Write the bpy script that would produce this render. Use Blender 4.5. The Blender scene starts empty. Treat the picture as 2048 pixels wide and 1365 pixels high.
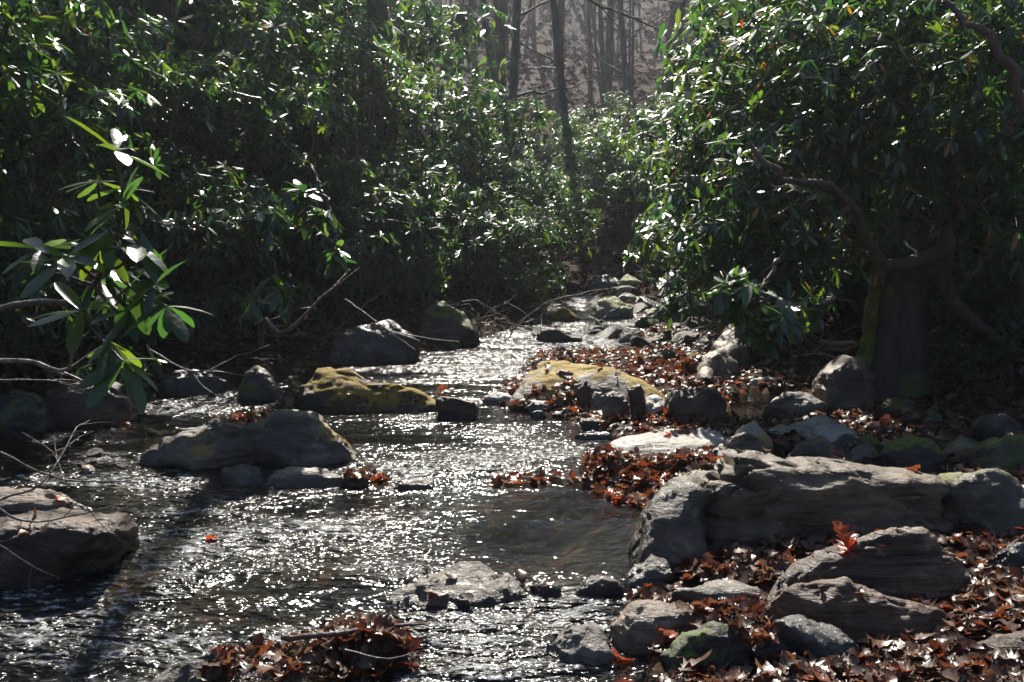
import bpy, bmesh, math, random
import numpy as np
from mathutils import Vector, Matrix

R = math.radians
sc = bpy.context.scene
C = sc.collection
rng = np.random.default_rng(7)
random.seed(7)

# ------------------------------------------------------------------ camera
CAMH, F = 1.4, 2010.0
PITCH = math.atan(232.5 / F)
cam = bpy.data.cameras.new('camera'); co = bpy.data.objects.new('camera', cam); C.objects.link(co)
co.location = (0, 0, CAMH); co.rotation_euler = (math.pi/2 - PITCH, 0, 0)
cam.sensor_width = 36; cam.lens = F/2048*36; cam.clip_end = 2000; cam.clip_start = 0.05
sc.camera = co
CO = np.array([0, 0, CAMH])

def ray(px, py):
    x = (px-1024)/F; y = -(py-682.5)/F
    return np.array([x, math.cos(PITCH)+y*math.sin(PITCH), -math.sin(PITCH)+y*math.cos(PITCH)])
def at(px, py, Y):
    d = ray(px, py); return CO + d*(Y/d[1])

# ------------------------------------------------------------------ noise
def _hash(ix, iy, iz, s):
    h = (ix.astype(np.int64)*374761393 + iy.astype(np.int64)*668265263 + iz.astype(np.int64)*2147483647 + s*974711) & 0xffffffff
    h = ((h ^ (h >> 13))*1274126177) & 0xffffffff
    h = (h ^ (h >> 16)) & 0xffffffff
    return h/4294967295.0*2-1
def vnoise(P, s=0):
    i = np.floor(P); f = P-i; f = f*f*(3-2*f); i = i.astype(np.int64)
    r = 0
    for a in (0, 1):
        for b in (0, 1):
            for c in (0, 1):
                w = (f[:, 0] if a else 1-f[:, 0])*(f[:, 1] if b else 1-f[:, 1])*(f[:, 2] if c else 1-f[:, 2])
                r = r + w*_hash(i[:, 0]+a, i[:, 1]+b, i[:, 2]+c, s)
    return r
def fbm(P, o=4, s=0, g=0.5):
    r = 0; a = 1.0
    for k in range(o):
        r = r + a*vnoise(P*2.03**k + 17.3*k, s+k); a *= g
    return r
def fbm2(x, y, o=3, s=0):
    return fbm(np.stack([x, y, np.zeros_like(x)+.37], 1), o, s)

# ------------------------------------------------------------------ mesh helpers
def mk_mesh(name, V, Fc, mat, attrs=None, smooth=True):
    me = bpy.data.meshes.new(name)
    V = np.asarray(V, dtype=np.float32); 
    groups = Fc if isinstance(Fc, list) else [Fc]
    groups = [np.asarray(g, dtype=np.int32) for g in groups if len(g)]
    me.vertices.add(len(V)); me.vertices.foreach_set('co', V.ravel())
    idx = np.concatenate([g.ravel() for g in groups]); tot = np.concatenate([np.full(len(g), g.shape[1], np.int32) for g in groups])
    st = np.concatenate([[0], np.cumsum(tot)[:-1]]).astype(np.int32)
    me.loops.add(len(idx)); me.loops.foreach_set('vertex_index', idx)
    me.polygons.add(len(tot)); me.polygons.foreach_set('loop_start', st)
    try: me.polygons.foreach_set('loop_total', tot)
    except Exception: pass
    if smooth: me.polygons.foreach_set('use_smooth', np.ones(len(tot), bool))
    me.update(calc_edges=True)
    for k, (dom, v) in (attrs or {}).items():
        at_ = me.attributes.new(k, 'FLOAT', dom); at_.data.foreach_set('value', np.asarray(v, np.float32))
    if mat: me.materials.append(mat)
    return me
def link(name, me, parent=None, loc=None):
    o = bpy.data.objects.new(name, me); C.objects.link(o)
    if loc is not None: o.location = loc
    if parent: o.parent = parent
    return o
def tag(o, label=None, cat=None, group=None, kind=None):
    if label: o['label'] = label
    if cat: o['category'] = cat
    if group: o['group'] = group
    if kind: o['kind'] = kind
    return o
def copy_tree(o, parent=None):
    c = o.copy(); C.objects.link(c); c.parent = parent
    for ch in list(o.children): copy_tree(ch, c)
    return c

class MB:
    def __init__(s): s.V = []; s.Q = []; s.n = 0; s.A = []
    def add(s, V, Q, a=None):
        s.V.append(V); s.Q.append(np.asarray(Q)+s.n); s.n += len(V)
        s.A.append(np.full(len(Q), 0.5) if a is None else a)
    def tube(s, P, rad, sides=6, rough=0.0, seed=0):
        P = np.asarray(P, float); rad = np.asarray(rad, float); n = len(P)
        T = np.gradient(P, axis=0); T /= np.linalg.norm(T, axis=1)[:, None]+1e-9
        ref = np.array([0.31, 0.17, 0.93]) if abs(T[0, 2]) < .8 else np.array([1.0, 0.1, 0])
        U = np.cross(T, ref); U /= np.linalg.norm(U, axis=1)[:, None]+1e-9
        W = np.cross(T, U)
        a = np.arange(sides)/sides*2*np.pi
        rr = rad[:, None]*np.ones(sides)
        V = P[:, None]+rr[..., None]*(np.cos(a)[None, :, None]*U[:, None]+np.sin(a)[None, :, None]*W[:, None])
        if rough:
            N = V-P[:, None]
            k = fbm(V.reshape(-1, 3)*np.array([9, 9, 2.0]), 3, seed).reshape(n, sides)
            V = P[:, None]+N*(1+rough*k[..., None])
        V = V.reshape(-1, 3)
        i = np.arange(n-1)[:, None]*sides; j = np.arange(sides)[None]; j2 = (j+1) % sides
        Q = np.stack([i+j, i+j2, i+sides+j2, i+sides+j], -1).reshape(-1, 4)
        # caps
        V = np.vstack([V, P[:1], P[-1:]]); c0 = n*sides; c1 = c0+1
        jj = np.arange(sides); e = (n-1)*sides
        Q = np.vstack([Q, np.stack([jj*0+c0, (jj+1) % sides, jj, jj*0+c0], -1)[:0]])
        s.add(V, Q)
    def mesh(s, name, mat, smooth=True):
        return mk_mesh(name, np.vstack(s.V), np.vstack(s.Q), mat, {'rnd': ('FACE', np.concatenate(s.A))}, smooth)

def curve(P, n=12, jit=0.0, r=None):
    """smooth path through control points"""
    P = np.asarray(P, float); m = len(P); t = np.linspace(0, m-1, n)
    Pp = np.vstack([2*P[0]-P[1], P, 2*P[-1]-P[-2]])
    out = []
    for tt in t:
        i = min(int(tt), m-2); f = tt-i
        a, b, c, d = Pp[i:i+4]
        out.append(0.5*((2*b)+(c-a)*f+(2*a-5*b+4*c-d)*f*f+(3*b-a-3*c+d)*f**3))
    out = np.array(out)
    if jit: out[1:-1] += (r or rng).normal(0, jit, out[1:-1].shape)
    return out

# ------------------------------------------------------------------ materials
def newmat(name):
    m = bpy.data.materials.new(name); m.use_nodes = True
    nt = m.node_tree; nt.nodes.clear()
    return m, nt, nt.nodes, nt.links
def N(nt, typ, **kw):
    n = nt.nodes.new(typ)
    for k, v in kw.items():
        if k.startswith('i_'):
            key = k[2:].replace('_', ' ')
            n.inputs[key].default_value = v
        else: setattr(n, k, v)
    return n
def ramp(nt, fac, stops, interp='LINEAR'):
    r = nt.nodes.new('ShaderNodeValToRGB'); r.color_ramp.interpolation = interp
    e = r.color_ramp.elements
    while len(e) > 1: e.remove(e[-1])
    e[0].position = stops[0][0]; e[0].color = (*stops[0][1], 1)
    for p, c in stops[1:]:
        x = e.new(p); x.color = (*c, 1)
    nt.links.new(fac, r.inputs[0]); return r.outputs[0]
def g(v): return (v, v, v)
def mixc(nt, f, a, b):
    m = nt.nodes.new('ShaderNodeMix'); m.data_type = 'RGBA'
    for s, v in ((m.inputs[0], f), (m.inputs[6], a), (m.inputs[7], b)):
        if hasattr(v, 'links'): nt.links.new(v, s)
        elif isinstance(v, tuple): s.default_value = (*v, 1)
        else: s.default_value = v
    return m.outputs[2]
def math_(nt, op, a, b=None):
    m = nt.nodes.new('ShaderNodeMath'); m.operation = op
    for s, v in ((m.inputs[0], a), (m.inputs[1], b)):
        if v is None: continue
        if hasattr(v, 'links'): nt.links.new(v, s)
        else: s.default_value = v
    return m.outputs[0]

def leaf_mat(name, stops, trans_stops, tf=0.35, rough=0.3, spec=0.5, bump=True):
    m, nt, ns, L = newmat(name)
    a = N(nt, 'ShaderNodeAttribute', attribute_name='rnd')
    col = ramp(nt, a.outputs['Fac'], stops); tcol = ramp(nt, a.outputs['Fac'], trans_stops)
    tc = N(nt, 'ShaderNodeTexCoord'); nz = N(nt, 'ShaderNodeTexNoise', i_Scale=60.0, i_Detail=3.0)
    L.new(tc.outputs['Object'], nz.inputs['Vector'])
    col = mixc(nt, math_(nt, 'MULTIPLY', nz.outputs[0], .5), col, (0.02, 0.02, 0.01))
    p = N(nt, 'ShaderNodeBsdfPrincipled', i_Roughness=rough); L.new(col, p.inputs['Base Color'])
    p.inputs['Specular IOR Level'].default_value = spec
    t = N(nt, 'ShaderNodeBsdfTranslucent'); L.new(tcol, t.inputs[0])
    b = N(nt, 'ShaderNodeBump', i_Strength=0.35, i_Distance=0.004); L.new(nz.outputs[0], b.inputs['Height'])
    L.new(b.outputs[0], p.inputs['Normal'])
    mx = N(nt, 'ShaderNodeMixShader'); mx.inputs[0].default_value = tf
    L.new(p.outputs[0], mx.inputs[1]); L.new(t.outputs[0], mx.inputs[2])
    o = N(nt, 'ShaderNodeOutputMaterial'); L.new(mx.outputs[0], o.inputs[0])
    return m

M = {}
M['rhodo'] = leaf_mat('rhododendron_leaf',
    [(0, (.010, .036, .020)), (.5, (.018, .055, .020)), (.9, (.035, .08, .015)), (.972, (.05, .09, .015)), (.98, (.42, .22, .02)), (1, (.35, .1, .02))],
    [(0, (.04, .16, .04)), (.5, (.12, .33, .04)), (.9, (.34, .5, .03)), (.972, (.42, .56, .04)), (.98, (.8, .45, .03)), (1, (.7, .2, .03))], .31, .34, .9)
M['litter'] = leaf_mat('dead_leaf',
    [(0, (.025, .013, .01)), (.35, (.06, .024, .015)), (.6, (.12, .045, .024)), (.8, (.16, .09, .06)), (.93, (.27, .19, .15)), (1, (.26, .06, .015))],
    [(0, (.06, .02, .01)), (.35, (.16, .04, .015)), (.6, (.36, .08, .025)), (.8, (.34, .15, .07)), (.93, (.42, .25, .15)), (1, (.65, .1, .02))], .26, .38, .5)
M['drylitter'] = leaf_mat('dry_hillside_leaf', [(0, (.02, .011, .008)), (.5, (.045, .02, .014)), (.8, (.07, .033, .022)), (1, (.10, .055, .04))], [(0, (.02, .008, .006)), (1, (.12, .035, .025))], .15, .9, .06)
M['redleaf'] = leaf_mat('red_oak_leaf', [(0, (.35, .04, .015)), (1, (.45, .1, .02))], [(0, (.7, .06, .02)), (1, (.8, .15, .02))], .35, .4, .4)

def bark_mat(name, c1, c2, moss=0.0, rough=.75, sc_=6.0):
    m, nt, ns, L = newmat(name)
    tc = N(nt, 'ShaderNodeTexCoord'); mp = N(nt, 'ShaderNodeMapping'); mp.inputs['Scale'].default_value = (1, 1, .18)
    L.new(tc.outputs['Object'], mp.inputs[0])
    n1 = N(nt, 'ShaderNodeTexNoise', i_Scale=sc_*5, i_Detail=6.0); L.new(mp.outputs[0], n1.inputs['Vector'])
    n2 = N(nt, 'ShaderNodeTexNoise', i_Scale=3.0, i_Detail=4.0); L.new(tc.outputs['Object'], n2.inputs['Vector'])
    col = ramp(nt, n1.outputs[0], [(.3, c1), (.7, c2)])
    if moss:
        f = ramp(nt, n2.outputs[0], [(.62-moss*.3, g(0)), (.72-moss*.2, g(1))])
        col = mixc(nt, f, col, (.10, .13, .02))
    else:
        f = ramp(nt, n2.outputs[0], [(.5, g(0)), (.7, g(.5))])
        col = mixc(nt, f, col, (.16, .15, .14))
    p = N(nt, 'ShaderNodeBsdfPrincipled', i_Roughness=rough); L.new(col, p.inputs['Base Color'])
    b = N(nt, 'ShaderNodeBump', i_Strength=0.8, i_Distance=0.02); L.new(n1.outputs[0], b.inputs['Height']); L.new(b.outputs[0], p.inputs['Normal'])
    o = N(nt, 'ShaderNodeOutputMaterial'); L.new(p.outputs[0], o.inputs[0]); return m
M['bark'] = bark_mat('grey_bark', (.05, .042, .038), (.13, .11, .10))
M['bark_dark'] = bark_mat('dark_bark', (.03, .022, .018), (.08, .06, .05), .35)
M['stem'] = bark_mat('rhododendron_bark', (.05, .028, .02), (.12, .07, .05), 0, .6, 9)
M['drift'] = bark_mat('weathered_wood', (.07, .052, .04), (.32, .26, .21), 0, .6, 7)
M['twig'] = bark_mat('twig_bark', (.09, .07, .06), (.24, .2, .18), 0, .5, 9)

def rock_mat(name, cols, moss=0.0, mosscol=(.2, .17, .02), rough=.55, strata=4.0, lichen=.3, rot=(.15, .1, 0), dark=.75, spec=.5, bump=1.0, mosstop=.2, scale=1.0):
    m, nt, ns, L = newmat(name)
    tc = N(nt, 'ShaderNodeTexCoord')
    oi = N(nt, 'ShaderNodeObjectInfo')
    va = N(nt, 'ShaderNodeVectorMath', operation='ADD'); sca = N(nt, 'ShaderNodeVectorMath', operation='SCALE')
    sca.inputs[0].default_value = (13, 7, 5); L.new(oi.outputs['Random'], sca.inputs[3])
    L.new(tc.outputs['Object'], va.inputs[0]); L.new(sca.outputs[0], va.inputs[1])
    V = va.outputs[0]
    mp = N(nt, 'ShaderNodeMapping'); mp.inputs['Scale'].default_value = (1, 1, strata); mp.inputs['Rotation'].default_value = rot
    L.new(V, mp.inputs[0])
    n1 = N(nt, 'ShaderNodeTexNoise', i_Scale=4.0*scale, i_Detail=8.0, i_Roughness=.62, i_Distortion=.4); L.new(mp.outputs[0], n1.inputs['Vector'])
    n2 = N(nt, 'ShaderNodeTexNoise', i_Scale=2.3*scale, i_Detail=5.0, i_Roughness=.6); L.new(V, n2.inputs['Vector'])
    n3 = N(nt, 'ShaderNodeTexNoise', i_Scale=38.0, i_Detail=8.0, i_Roughness=.75); L.new(V, n3.inputs['Vector'])
    n4 = N(nt, 'ShaderNodeTexNoise', i_Scale=7.0*scale, i_Detail=7.0, i_Roughness=.7); L.new(V, n4.inputs['Vector'])
    col = ramp(nt, n1.outputs[0], [(.3, cols[0]), (.5, cols[1]), (.7, cols[2])])
    col = mixc(nt, ramp(nt, n2.outputs[0], [(.42, g(dark)), (.6, g(0))]), col, tuple(c*.35 for c in cols[0]))
    col = mixc(nt, ramp(nt, n4.outputs[0], [(.56, g(0)), (.66, g(lichen))]), col, tuple(min(1, c*1.5+.03) for c in cols[2]))
    col = mixc(nt, ramp(nt, n3.outputs[0], [(.35, g(.45)), (.55, g(0))]), col, (.03, .025, .02))
    rgh = rough
    if moss:
        ge = N(nt, 'ShaderNodeNewGeometry'); sx = N(nt, 'ShaderNodeSeparateXYZ'); L.new(ge.outputs['Normal'], sx.inputs[0])
        up = math_(nt, 'MULTIPLY', sx.outputs[2], mosstop)
        v = math_(nt, 'ADD', n4.outputs[0], up)
        v = math_(nt, 'ADD', v, math_(nt, 'MULTIPLY', math_(nt, 'SUBTRACT', n2.outputs[0], .5), .9))
        v = math_(nt, 'ADD', v, math_(nt, 'MULTIPLY', math_(nt, 'SUBTRACT', n3.outputs[0], .5), .5))
        f = ramp(nt, v, [(.73-moss*.27, g(0)), (.85-moss*.27, g(.85))])
        mc = mixc(nt, n3.outputs[0], tuple(c*.45 for c in mosscol), tuple(min(1, c*1.5) for c in mosscol))
        col = mixc(nt, f, col, mc)
        rgh = math_(nt, 'ADD', math_(nt, 'MULTIPLY', f, .35), rough)
    wa = N(nt, 'ShaderNodeAttribute', attribute_name='wet')
    col = mixc(nt, math_(nt, 'MULTIPLY', wa.outputs['Fac'], .62), col, tuple(c*.18 for c in cols[0]))
    rgh = math_(nt, 'SUBTRACT', rgh, math_(nt, 'MULTIPLY', wa.outputs['Fac'], .22))
    p = N(nt, 'ShaderNodeBsdfPrincipled'); L.new(col, p.inputs['Base Color'])
    p.inputs['Specular IOR Level'].default_value = spec
    if hasattr(rgh, 'links'): L.new(rgh, p.inputs['Roughness'])
    else: p.inputs['Roughness'].default_value = rgh
    h = math_(nt, 'ADD', math_(nt, 'MULTIPLY', n1.outputs[0], 1.0), math_(nt, 'MULTIPLY', n3.outputs[0], .25))
    h = math_(nt, 'ADD', h, math_(nt, 'MULTIPLY', n4.outputs[0], .6))
    b = N(nt, 'ShaderNodeBump', i_Strength=bump, i_Distance=0.03); L.new(h, b.inputs['Height']); L.new(b.outputs[0], p.inputs['Normal'])
    o = N(nt, 'ShaderNodeOutputMaterial'); L.new(p.outputs[0], o.inputs[0]); return m

GREY = ((.06, .045, .033), (.17, .14, .108), (.37, .325, .26))
PALE = ((.22, .20, .165), (.42, .395, .34), (.62, .59, .52))
BROWN = ((.035, .018, .011), (.10, .055, .034), (.21, .14, .095))
TAN = ((.09, .06, .038), (.24, .175, .12), (.44, .35, .265))
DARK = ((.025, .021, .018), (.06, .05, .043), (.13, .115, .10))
M['grey'] = rock_mat('grey_rock', GREY, rough=.42)
M['grey_moss'] = rock_mat('grey_rock_gold_moss', GREY, .22, (.24, .17, .02), .45)
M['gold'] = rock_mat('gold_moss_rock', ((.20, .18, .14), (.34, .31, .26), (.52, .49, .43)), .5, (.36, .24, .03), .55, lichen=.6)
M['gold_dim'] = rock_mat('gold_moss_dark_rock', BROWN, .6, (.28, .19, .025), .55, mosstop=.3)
M['pale'] = rock_mat('pale_rock', PALE, rough=.5, strata=7, dark=.25)
M['pale_moss'] = rock_mat('pale_ochre_rock', PALE, .35, (.35, .25, .05), .5, dark=.3)
M['hero'] = rock_mat('olive_banded_rock', ((.05, .034, .02), (.15, .11, .068), (.30, .235, .155)), .12, (.10, .13, .03), .5, strata=5, rot=(.1, .12, 0), mosstop=-.1, bump=.9)
M['brown'] = rock_mat('brown_rock', BROWN, rough=.42)
M['wood'] = rock_mat('bark_like_brown_rock', ((.06, .026, .013), (.18, .097, .055), (.36, .25, .165)), rough=.45, strata=14, rot=(0, .22, 0), bump=1.0)
M['slab'] = rock_mat('streaked_slab_rock', ((.06, .034, .02), (.19, .122, .075), (.42, .33, .24)), rough=.42, strata=12, rot=(0, -.42, 0), bump=1.0)
M['tan'] = rock_mat('tan_banded_rock', TAN, rough=.38, strata=8, rot=(0, .3, 0))
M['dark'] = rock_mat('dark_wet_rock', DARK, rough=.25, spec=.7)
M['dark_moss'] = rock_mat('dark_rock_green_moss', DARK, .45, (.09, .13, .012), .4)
M['green'] = rock_mat('green_moss_rock', DARK, .6, (.10, .125, .015), .5, mosstop=.35)
M['olive'] = rock_mat('olive_mottled_rock', ((.07, .065, .045), (.15, .14, .1), (.25, .24, .17)), .3, (.16, .16, .04), .4)
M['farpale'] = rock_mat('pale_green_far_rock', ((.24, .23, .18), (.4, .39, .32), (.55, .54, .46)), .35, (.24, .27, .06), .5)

# ground
def ground_mat():
    m, nt, ns, L = newmat('forest_floor')
    tc = N(nt, 'ShaderNodeTexCoord'); n1 = N(nt, 'ShaderNodeTexNoise', i_Scale=9.0, i_Detail=8.0, i_Roughness=.75); L.new(tc.outputs['Object'], n1.inputs['Vector'])
    vo = N(nt, 'ShaderNodeTexVoronoi', i_Scale=11.0); L.new(tc.outputs['Object'], vo.inputs['Vector'])
    sv = N(nt, 'ShaderNodeSeparateColor'); L.new(vo.outputs['Color'], sv.inputs[0])
    col = ramp(nt, sv.outputs[0], [(0, (.02, .01, .008)), (.5, (.045, .02, .014)), (.85, (.06, .028, .02)), (1, (.08, .045, .035))])
    col = mixc(nt, ramp(nt, n1.outputs[0], [(.4, g(.7)), (.6, g(0))]), col, (.02, .014, .01))
    # stream bed where the sheet lies under water
    a = N(nt, 'ShaderNodeAttribute', attribute_name='bed')
    v2 = N(nt, 'ShaderNodeTexVoronoi', i_Scale=7.0); L.new(tc.outputs['Object'], v2.inputs['Vector'])
    s2 = N(nt, 'ShaderNodeSeparateColor'); L.new(v2.outputs['Color'], s2.inputs[0])
    bed = ramp(nt, s2.outputs[1], [(0, (.05, .035, .018)), (.5, (.14, .095, .045)), (.8, (.22, .15, .07)), (1, (.28, .12, .05))])
    n5 = N(nt, 'ShaderNodeTexNoise', i_Scale=1.7, i_Detail=5.0); L.new(tc.outputs['Object'], n5.inputs['Vector'])
    bed = mixc(nt, ramp(nt, n5.outputs[0], [(.42, g(.75)), (.62, g(0))]), bed, (.035, .035, .02))
    col = mixc(nt, a.outputs['Fac'], col, bed)
    p = N(nt, 'ShaderNodeBsdfPrincipled', i_Roughness=.85); L.new(col, p.inputs['Base Color']); p.inputs['Specular IOR Level'].default_value = .08
    b = N(nt, 'ShaderNodeBump', i_Strength=.9, i_Distance=.04); L.new(math_(nt, 'ADD', n1.outputs[0], vo.outputs['Distance']), b.inputs['Height']); L.new(b.outputs[0], p.inputs['Normal'])
    o = N(nt, 'ShaderNodeOutputMaterial'); L.new(p.outputs[0], o.inputs[0]); return m
M['ground'] = ground_mat()

def water_mat():
    m, nt, ns, L = newmat('stream_water')
    tc = N(nt, 'ShaderNodeTexCoord'); a = N(nt, 'ShaderNodeAttribute', attribute_name='rough')
    mp = N(nt, 'ShaderNodeMapping'); mp.inputs['Scale'].default_value = (.5, 1, 1); L.new(tc.outputs['Object'], mp.inputs[0])
    n1 = N(nt, 'ShaderNodeTexNoise', i_Scale=14.0, i_Detail=1.0, i_Roughness=.5, i_Distortion=.8); L.new(mp.outputs[0], n1.inputs['Vector'])
    n2 = N(nt, 'ShaderNodeTexNoise', i_Scale=42.0, i_Detail=1.0, i_Roughness=.5, i_Distortion=.5); L.new(mp.outputs[0], n2.inputs['Vector'])
    h = math_(nt, 'ADD', math_(nt, 'MULTIPLY', n1.outputs[0], .052), math_(nt, 'MULTIPLY', n2.outputs[0], .023))
    h = math_(nt, 'MULTIPLY', h, a.outputs['Fac'])
    b = N(nt, 'ShaderNodeBump', i_Strength=1.0, i_Distance=1.0); L.new(h, b.inputs['Height'])
    fr = N(nt, 'ShaderNodeFresnel', i_IOR=1.34); L.new(b.outputs[0], fr.inputs['Normal'])
    gl = N(nt, 'ShaderNodeBsdfGlossy'); L.new(math_(nt, 'ADD', math_(nt, 'MULTIPLY', a.outputs['Fac'], .17), .05), gl.inputs['Roughness']); L.new(b.outputs[0], gl.inputs['Normal'])
    tr = N(nt, 'ShaderNodeBsdfTransparent'); tr.inputs[0].default_value = (.48, .53, .56, 1)
    mx = N(nt, 'ShaderNodeMixShader'); L.new(fr.outputs[0], mx.inputs[0]); L.new(tr.outputs[0], mx.inputs[1]); L.new(gl.outputs[0], mx.inputs[2])
    # foam in the broken water
    n6 = N(nt, 'ShaderNodeTexNoise', i_Scale=22.0, i_Detail=6.0, i_Roughness=.75); L.new(mp.outputs[0], n6.inputs['Vector'])
    f = math_(nt, 'MULTIPLY', ramp(nt, n6.outputs[0], [(.52, g(0)), (.68, g(.6))]), ramp(nt, a.outputs['Fac'], [(.75, g(0)), (1.0, g(1))]))
    df = N(nt, 'ShaderNodeBsdfDiffuse'); df.inputs[0].default_value = (.7, .75, .8, 1)
    m2 = N(nt, 'ShaderNodeMixShader'); L.new(f, m2.inputs[0]); L.new(mx.outputs[0], m2.inputs[1]); L.new(df.outputs[0], m2.inputs[2])
    o = N(nt, 'ShaderNodeOutputMaterial'); L.new(m2.outputs[0], o.inputs[0]); return m
M['water'] = water_mat()

# ------------------------------------------------------------------ terrain
WY = [-10, 3.2, 3.5, 3.95, 5.3, 5.6, 7.2, 8.0, 10.5, 12, 15, 18, 22, 28, 60]
WZ = [-.12, -.10, -.07, 0, 0.005, .05, .06, .11, .13, .18, .24, .29, .42, .85, 4]
def wz(Y): return np.interp(Y, WY, WZ)
def gw(px, py, lift=0.0):
    d = ray(px, py); z = 0.0; Y = 5
    for _ in range(30):
        Y = (CAMH-z)/max(1e-3, -d[2])*d[1]; Y = min(Y, 40); z = .5*z+.5*(float(wz(Y))+lift)
    return CO+d*(Y/d[1])
wp = [(-2.7, -3), (-2.6, 3), (-2.9, 5)]
wp += [tuple(gw(*p)[:2]) for p in [(-60, 880), (150, 842), (262, 790), (440, 758), (560, 738), (700, 722), (900, 697), (1000, 664), (1060, 642), (1098, 614), (1108, 592), (1190, 588),
       (1240, 612), (1300, 628), (1400, 632), (1500, 638), (1570, 664), (1450, 697), (1330, 694), (1250, 692), (1215, 704), (1085, 706), (1012, 775), (968, 797), (1030, 818), (1100, 832),
       (1180, 852), (1232, 872), (1216, 925), (1170, 962), (1290, 990), (1278, 1060), (1272, 1130), (1330, 1172), (1240, 1205), (1225, 1290), (1325, 1340), (1330, 1420)]]
wp += [(1.0, 2.2), (1.1, -3)]
pool = [tuple(gw(*p)[:2]) for p in [(1455, 802), (1500, 784), (1600, 788), (1645, 822), (1580, 850), (1462, 846)]]
def sdf(x, y, poly):
    P = np.stack([x, y], 1); d = np.full(len(P), 1e9); inside = np.zeros(len(P), bool)
    for k in range(len(poly)):
        a = np.array(poly[k]); b = np.array(poly[(k+1) % len(poly)]); e = b-a; w = P-a
        t = np.clip((w@e)/(e@e), 0, 1); q = w-t[:, None]*e; d = np.minimum(d, (q**2).sum(1))
        c = ((a[1] > P[:, 1]) != (b[1] > P[:, 1])) & (P[:, 0] < (b[0]-a[0])*(P[:, 1]-a[1])/(b[1]-a[1]+1e-12)+a[0])
        inside ^= c
    d = np.sqrt(d); return np.where(inside, -d, d)
def terr(x, y):
    x = np.atleast_1d(np.asarray(x, float)); y = np.atleast_1d(np.asarray(y, float))
    d = np.minimum(sdf(x, y, wp), sdf(x, y, pool)); w = wz(y)
    left = x < (-.4+.07*y)
    dp = np.maximum(d, 0)
    rise = np.where(left, .28*np.minimum(dp, 1.)+.13*np.maximum(dp-1., 0), .10*np.minimum(dp, 1.3)+.24*np.maximum(dp-1.3, 0))
    rise = np.where(dp > 12, rise.clip(0, 3.5)+.15*(dp-12).clip(0), rise.clip(0, 3.5))
    out = w+.025+rise
    inn = w-.03-np.minimum(.2, -np.minimum(d, 0)*.45)
    z = np.where(d > 0, out, inn)
    blend = np.clip((y-24)/8, 0, 1); blend = blend*blend*(3-2*blend)
    hill = .7+.34*np.maximum(y-26, 0)-.02*x+.12*np.maximum(y-60, 0)
    z = z*(1-blend)+np.maximum(z*0, hill)*blend
    amp = np.where(d > 0, .035, .03)*np.clip(.4+np.abs(d)*1.5, 0, 1)
    z = z+amp*fbm2(x*1.9, y*1.9, 4, 3)+np.clip((y-26)/20, 0, 1)*.9*fbm2(x*.11, y*.11, 3, 9)
    return z, d
def seq(a, b, d0, far, k=1.13):
    v = list(np.arange(a, b, d0)); s = d0
    while v[-1] < far: s = min(s*k, 4); v.append(v[-1]+s)
    return np.array(v)
xs = seq(0, 5, .055, 70); xs = np.concatenate([-xs[:0:-1], xs])
ys = seq(2.0, 12, .055, 130, 1.05); ys = np.concatenate([[-12, -7, -3, -1, 0, .8, 1.4], ys])
X, Yg = np.meshgrid(xs, ys); Zt, Dt = terr(X.ravel(), Yg.ravel())
nx = len(xs); ny = len(ys)
i = np.arange(ny-1)[:, None]*nx; j = np.arange(nx-1)[None]
Q = np.stack([i+j, i+j+1, i+nx+j+1, i+nx+j], -1).reshape(-1, 4)
gm = mk_mesh('ground', np.stack([X.ravel(), Yg.ravel(), Zt], 1), Q, M['ground'], {'bed': ('POINT', np.clip(-Dt*8+.5, 0, 1))})
tag(link('ground', gm), kind='structure')

def gpix(px, py):
    """where the ray through this pixel meets the ground or the water"""
    d = ray(px, py); t = np.geomspace(2, 60, 500); P = CO+d*t[:, None]
    z = np.maximum(terr(P[:, 0], P[:, 1])[0], wz(P[:, 1]))
    k = np.argmax(P[:, 2] < z); k = k if P[k, 2] < z[k] else len(t)-1
    return P[k]

# water sheet
xw = np.arange(-5.5, 5.5, .03); yw = [1.2]
while yw[-1] < 29: yw.append(yw[-1]+max(.018, .0042*yw[-1]))
yw = np.array(yw); X, Yw = np.meshgrid(xw, yw); xf = X.ravel(); yf = Yw.ravel()
riff = [  # (px, py, radius in m, strength)
    (120, 1290, 1.0, 1.1), (450, 1290, .8, 1.05), (350, 1180, .8, .95), (60, 1240, .6, 1.0), (560, 1200, .5, .9), (640, 1060, .6, .8), (640, 1130, .8, .85), (450, 1080, .8, .85), (800, 1060, .6, .42), (250, 1200, .7, .6), (1080, 1010, .2, .3), (900, 1290, .6, .9), (1130, 1200, .35, 1.05), (1000, 1330, .5, 1.1), (880, 1330, .5, 1.1), (1150, 1240, .3, 1.05),
    (100, 940, 1.0, .85), (300, 940, .7, 1.0), (400, 1010, .7, .8), (60, 890, .8, .8), (900, 900, .75, .85), (1000, 940, .5, 1.0), (820, 950, .4, .9), (1080, 900, .5, .8),
    (380, 800, 1.0, .95), (600, 960, .4, .95), (820, 830, .5, .9), (1000, 740, 1.3, .75), (850, 720, 1.5, .75), (1180, 690, 1.2, 1.0), (1100, 660, 2, .75), (1300, 650, 2.5, .8), (1150, 600, 2, .9), (560, 850, .3, .6), (1000, 870, .5, .7)]
rv = np.full(len(xf), .26)
rv += .05*np.clip(fbm2(xf*1.3, yf*2.5, 2, 5), -1, 1)
for (px, py, rad, s) in riff:
    p = gw(px, py); d2 = ((xf-p[0])/rad)**2+((yf-p[1])/(rad*.8))**2
    rv = np.maximum(rv, s*np.exp(-d2*1.1))
rv = np.where(yf > 14, np.maximum(rv, .6), rv)
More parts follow.
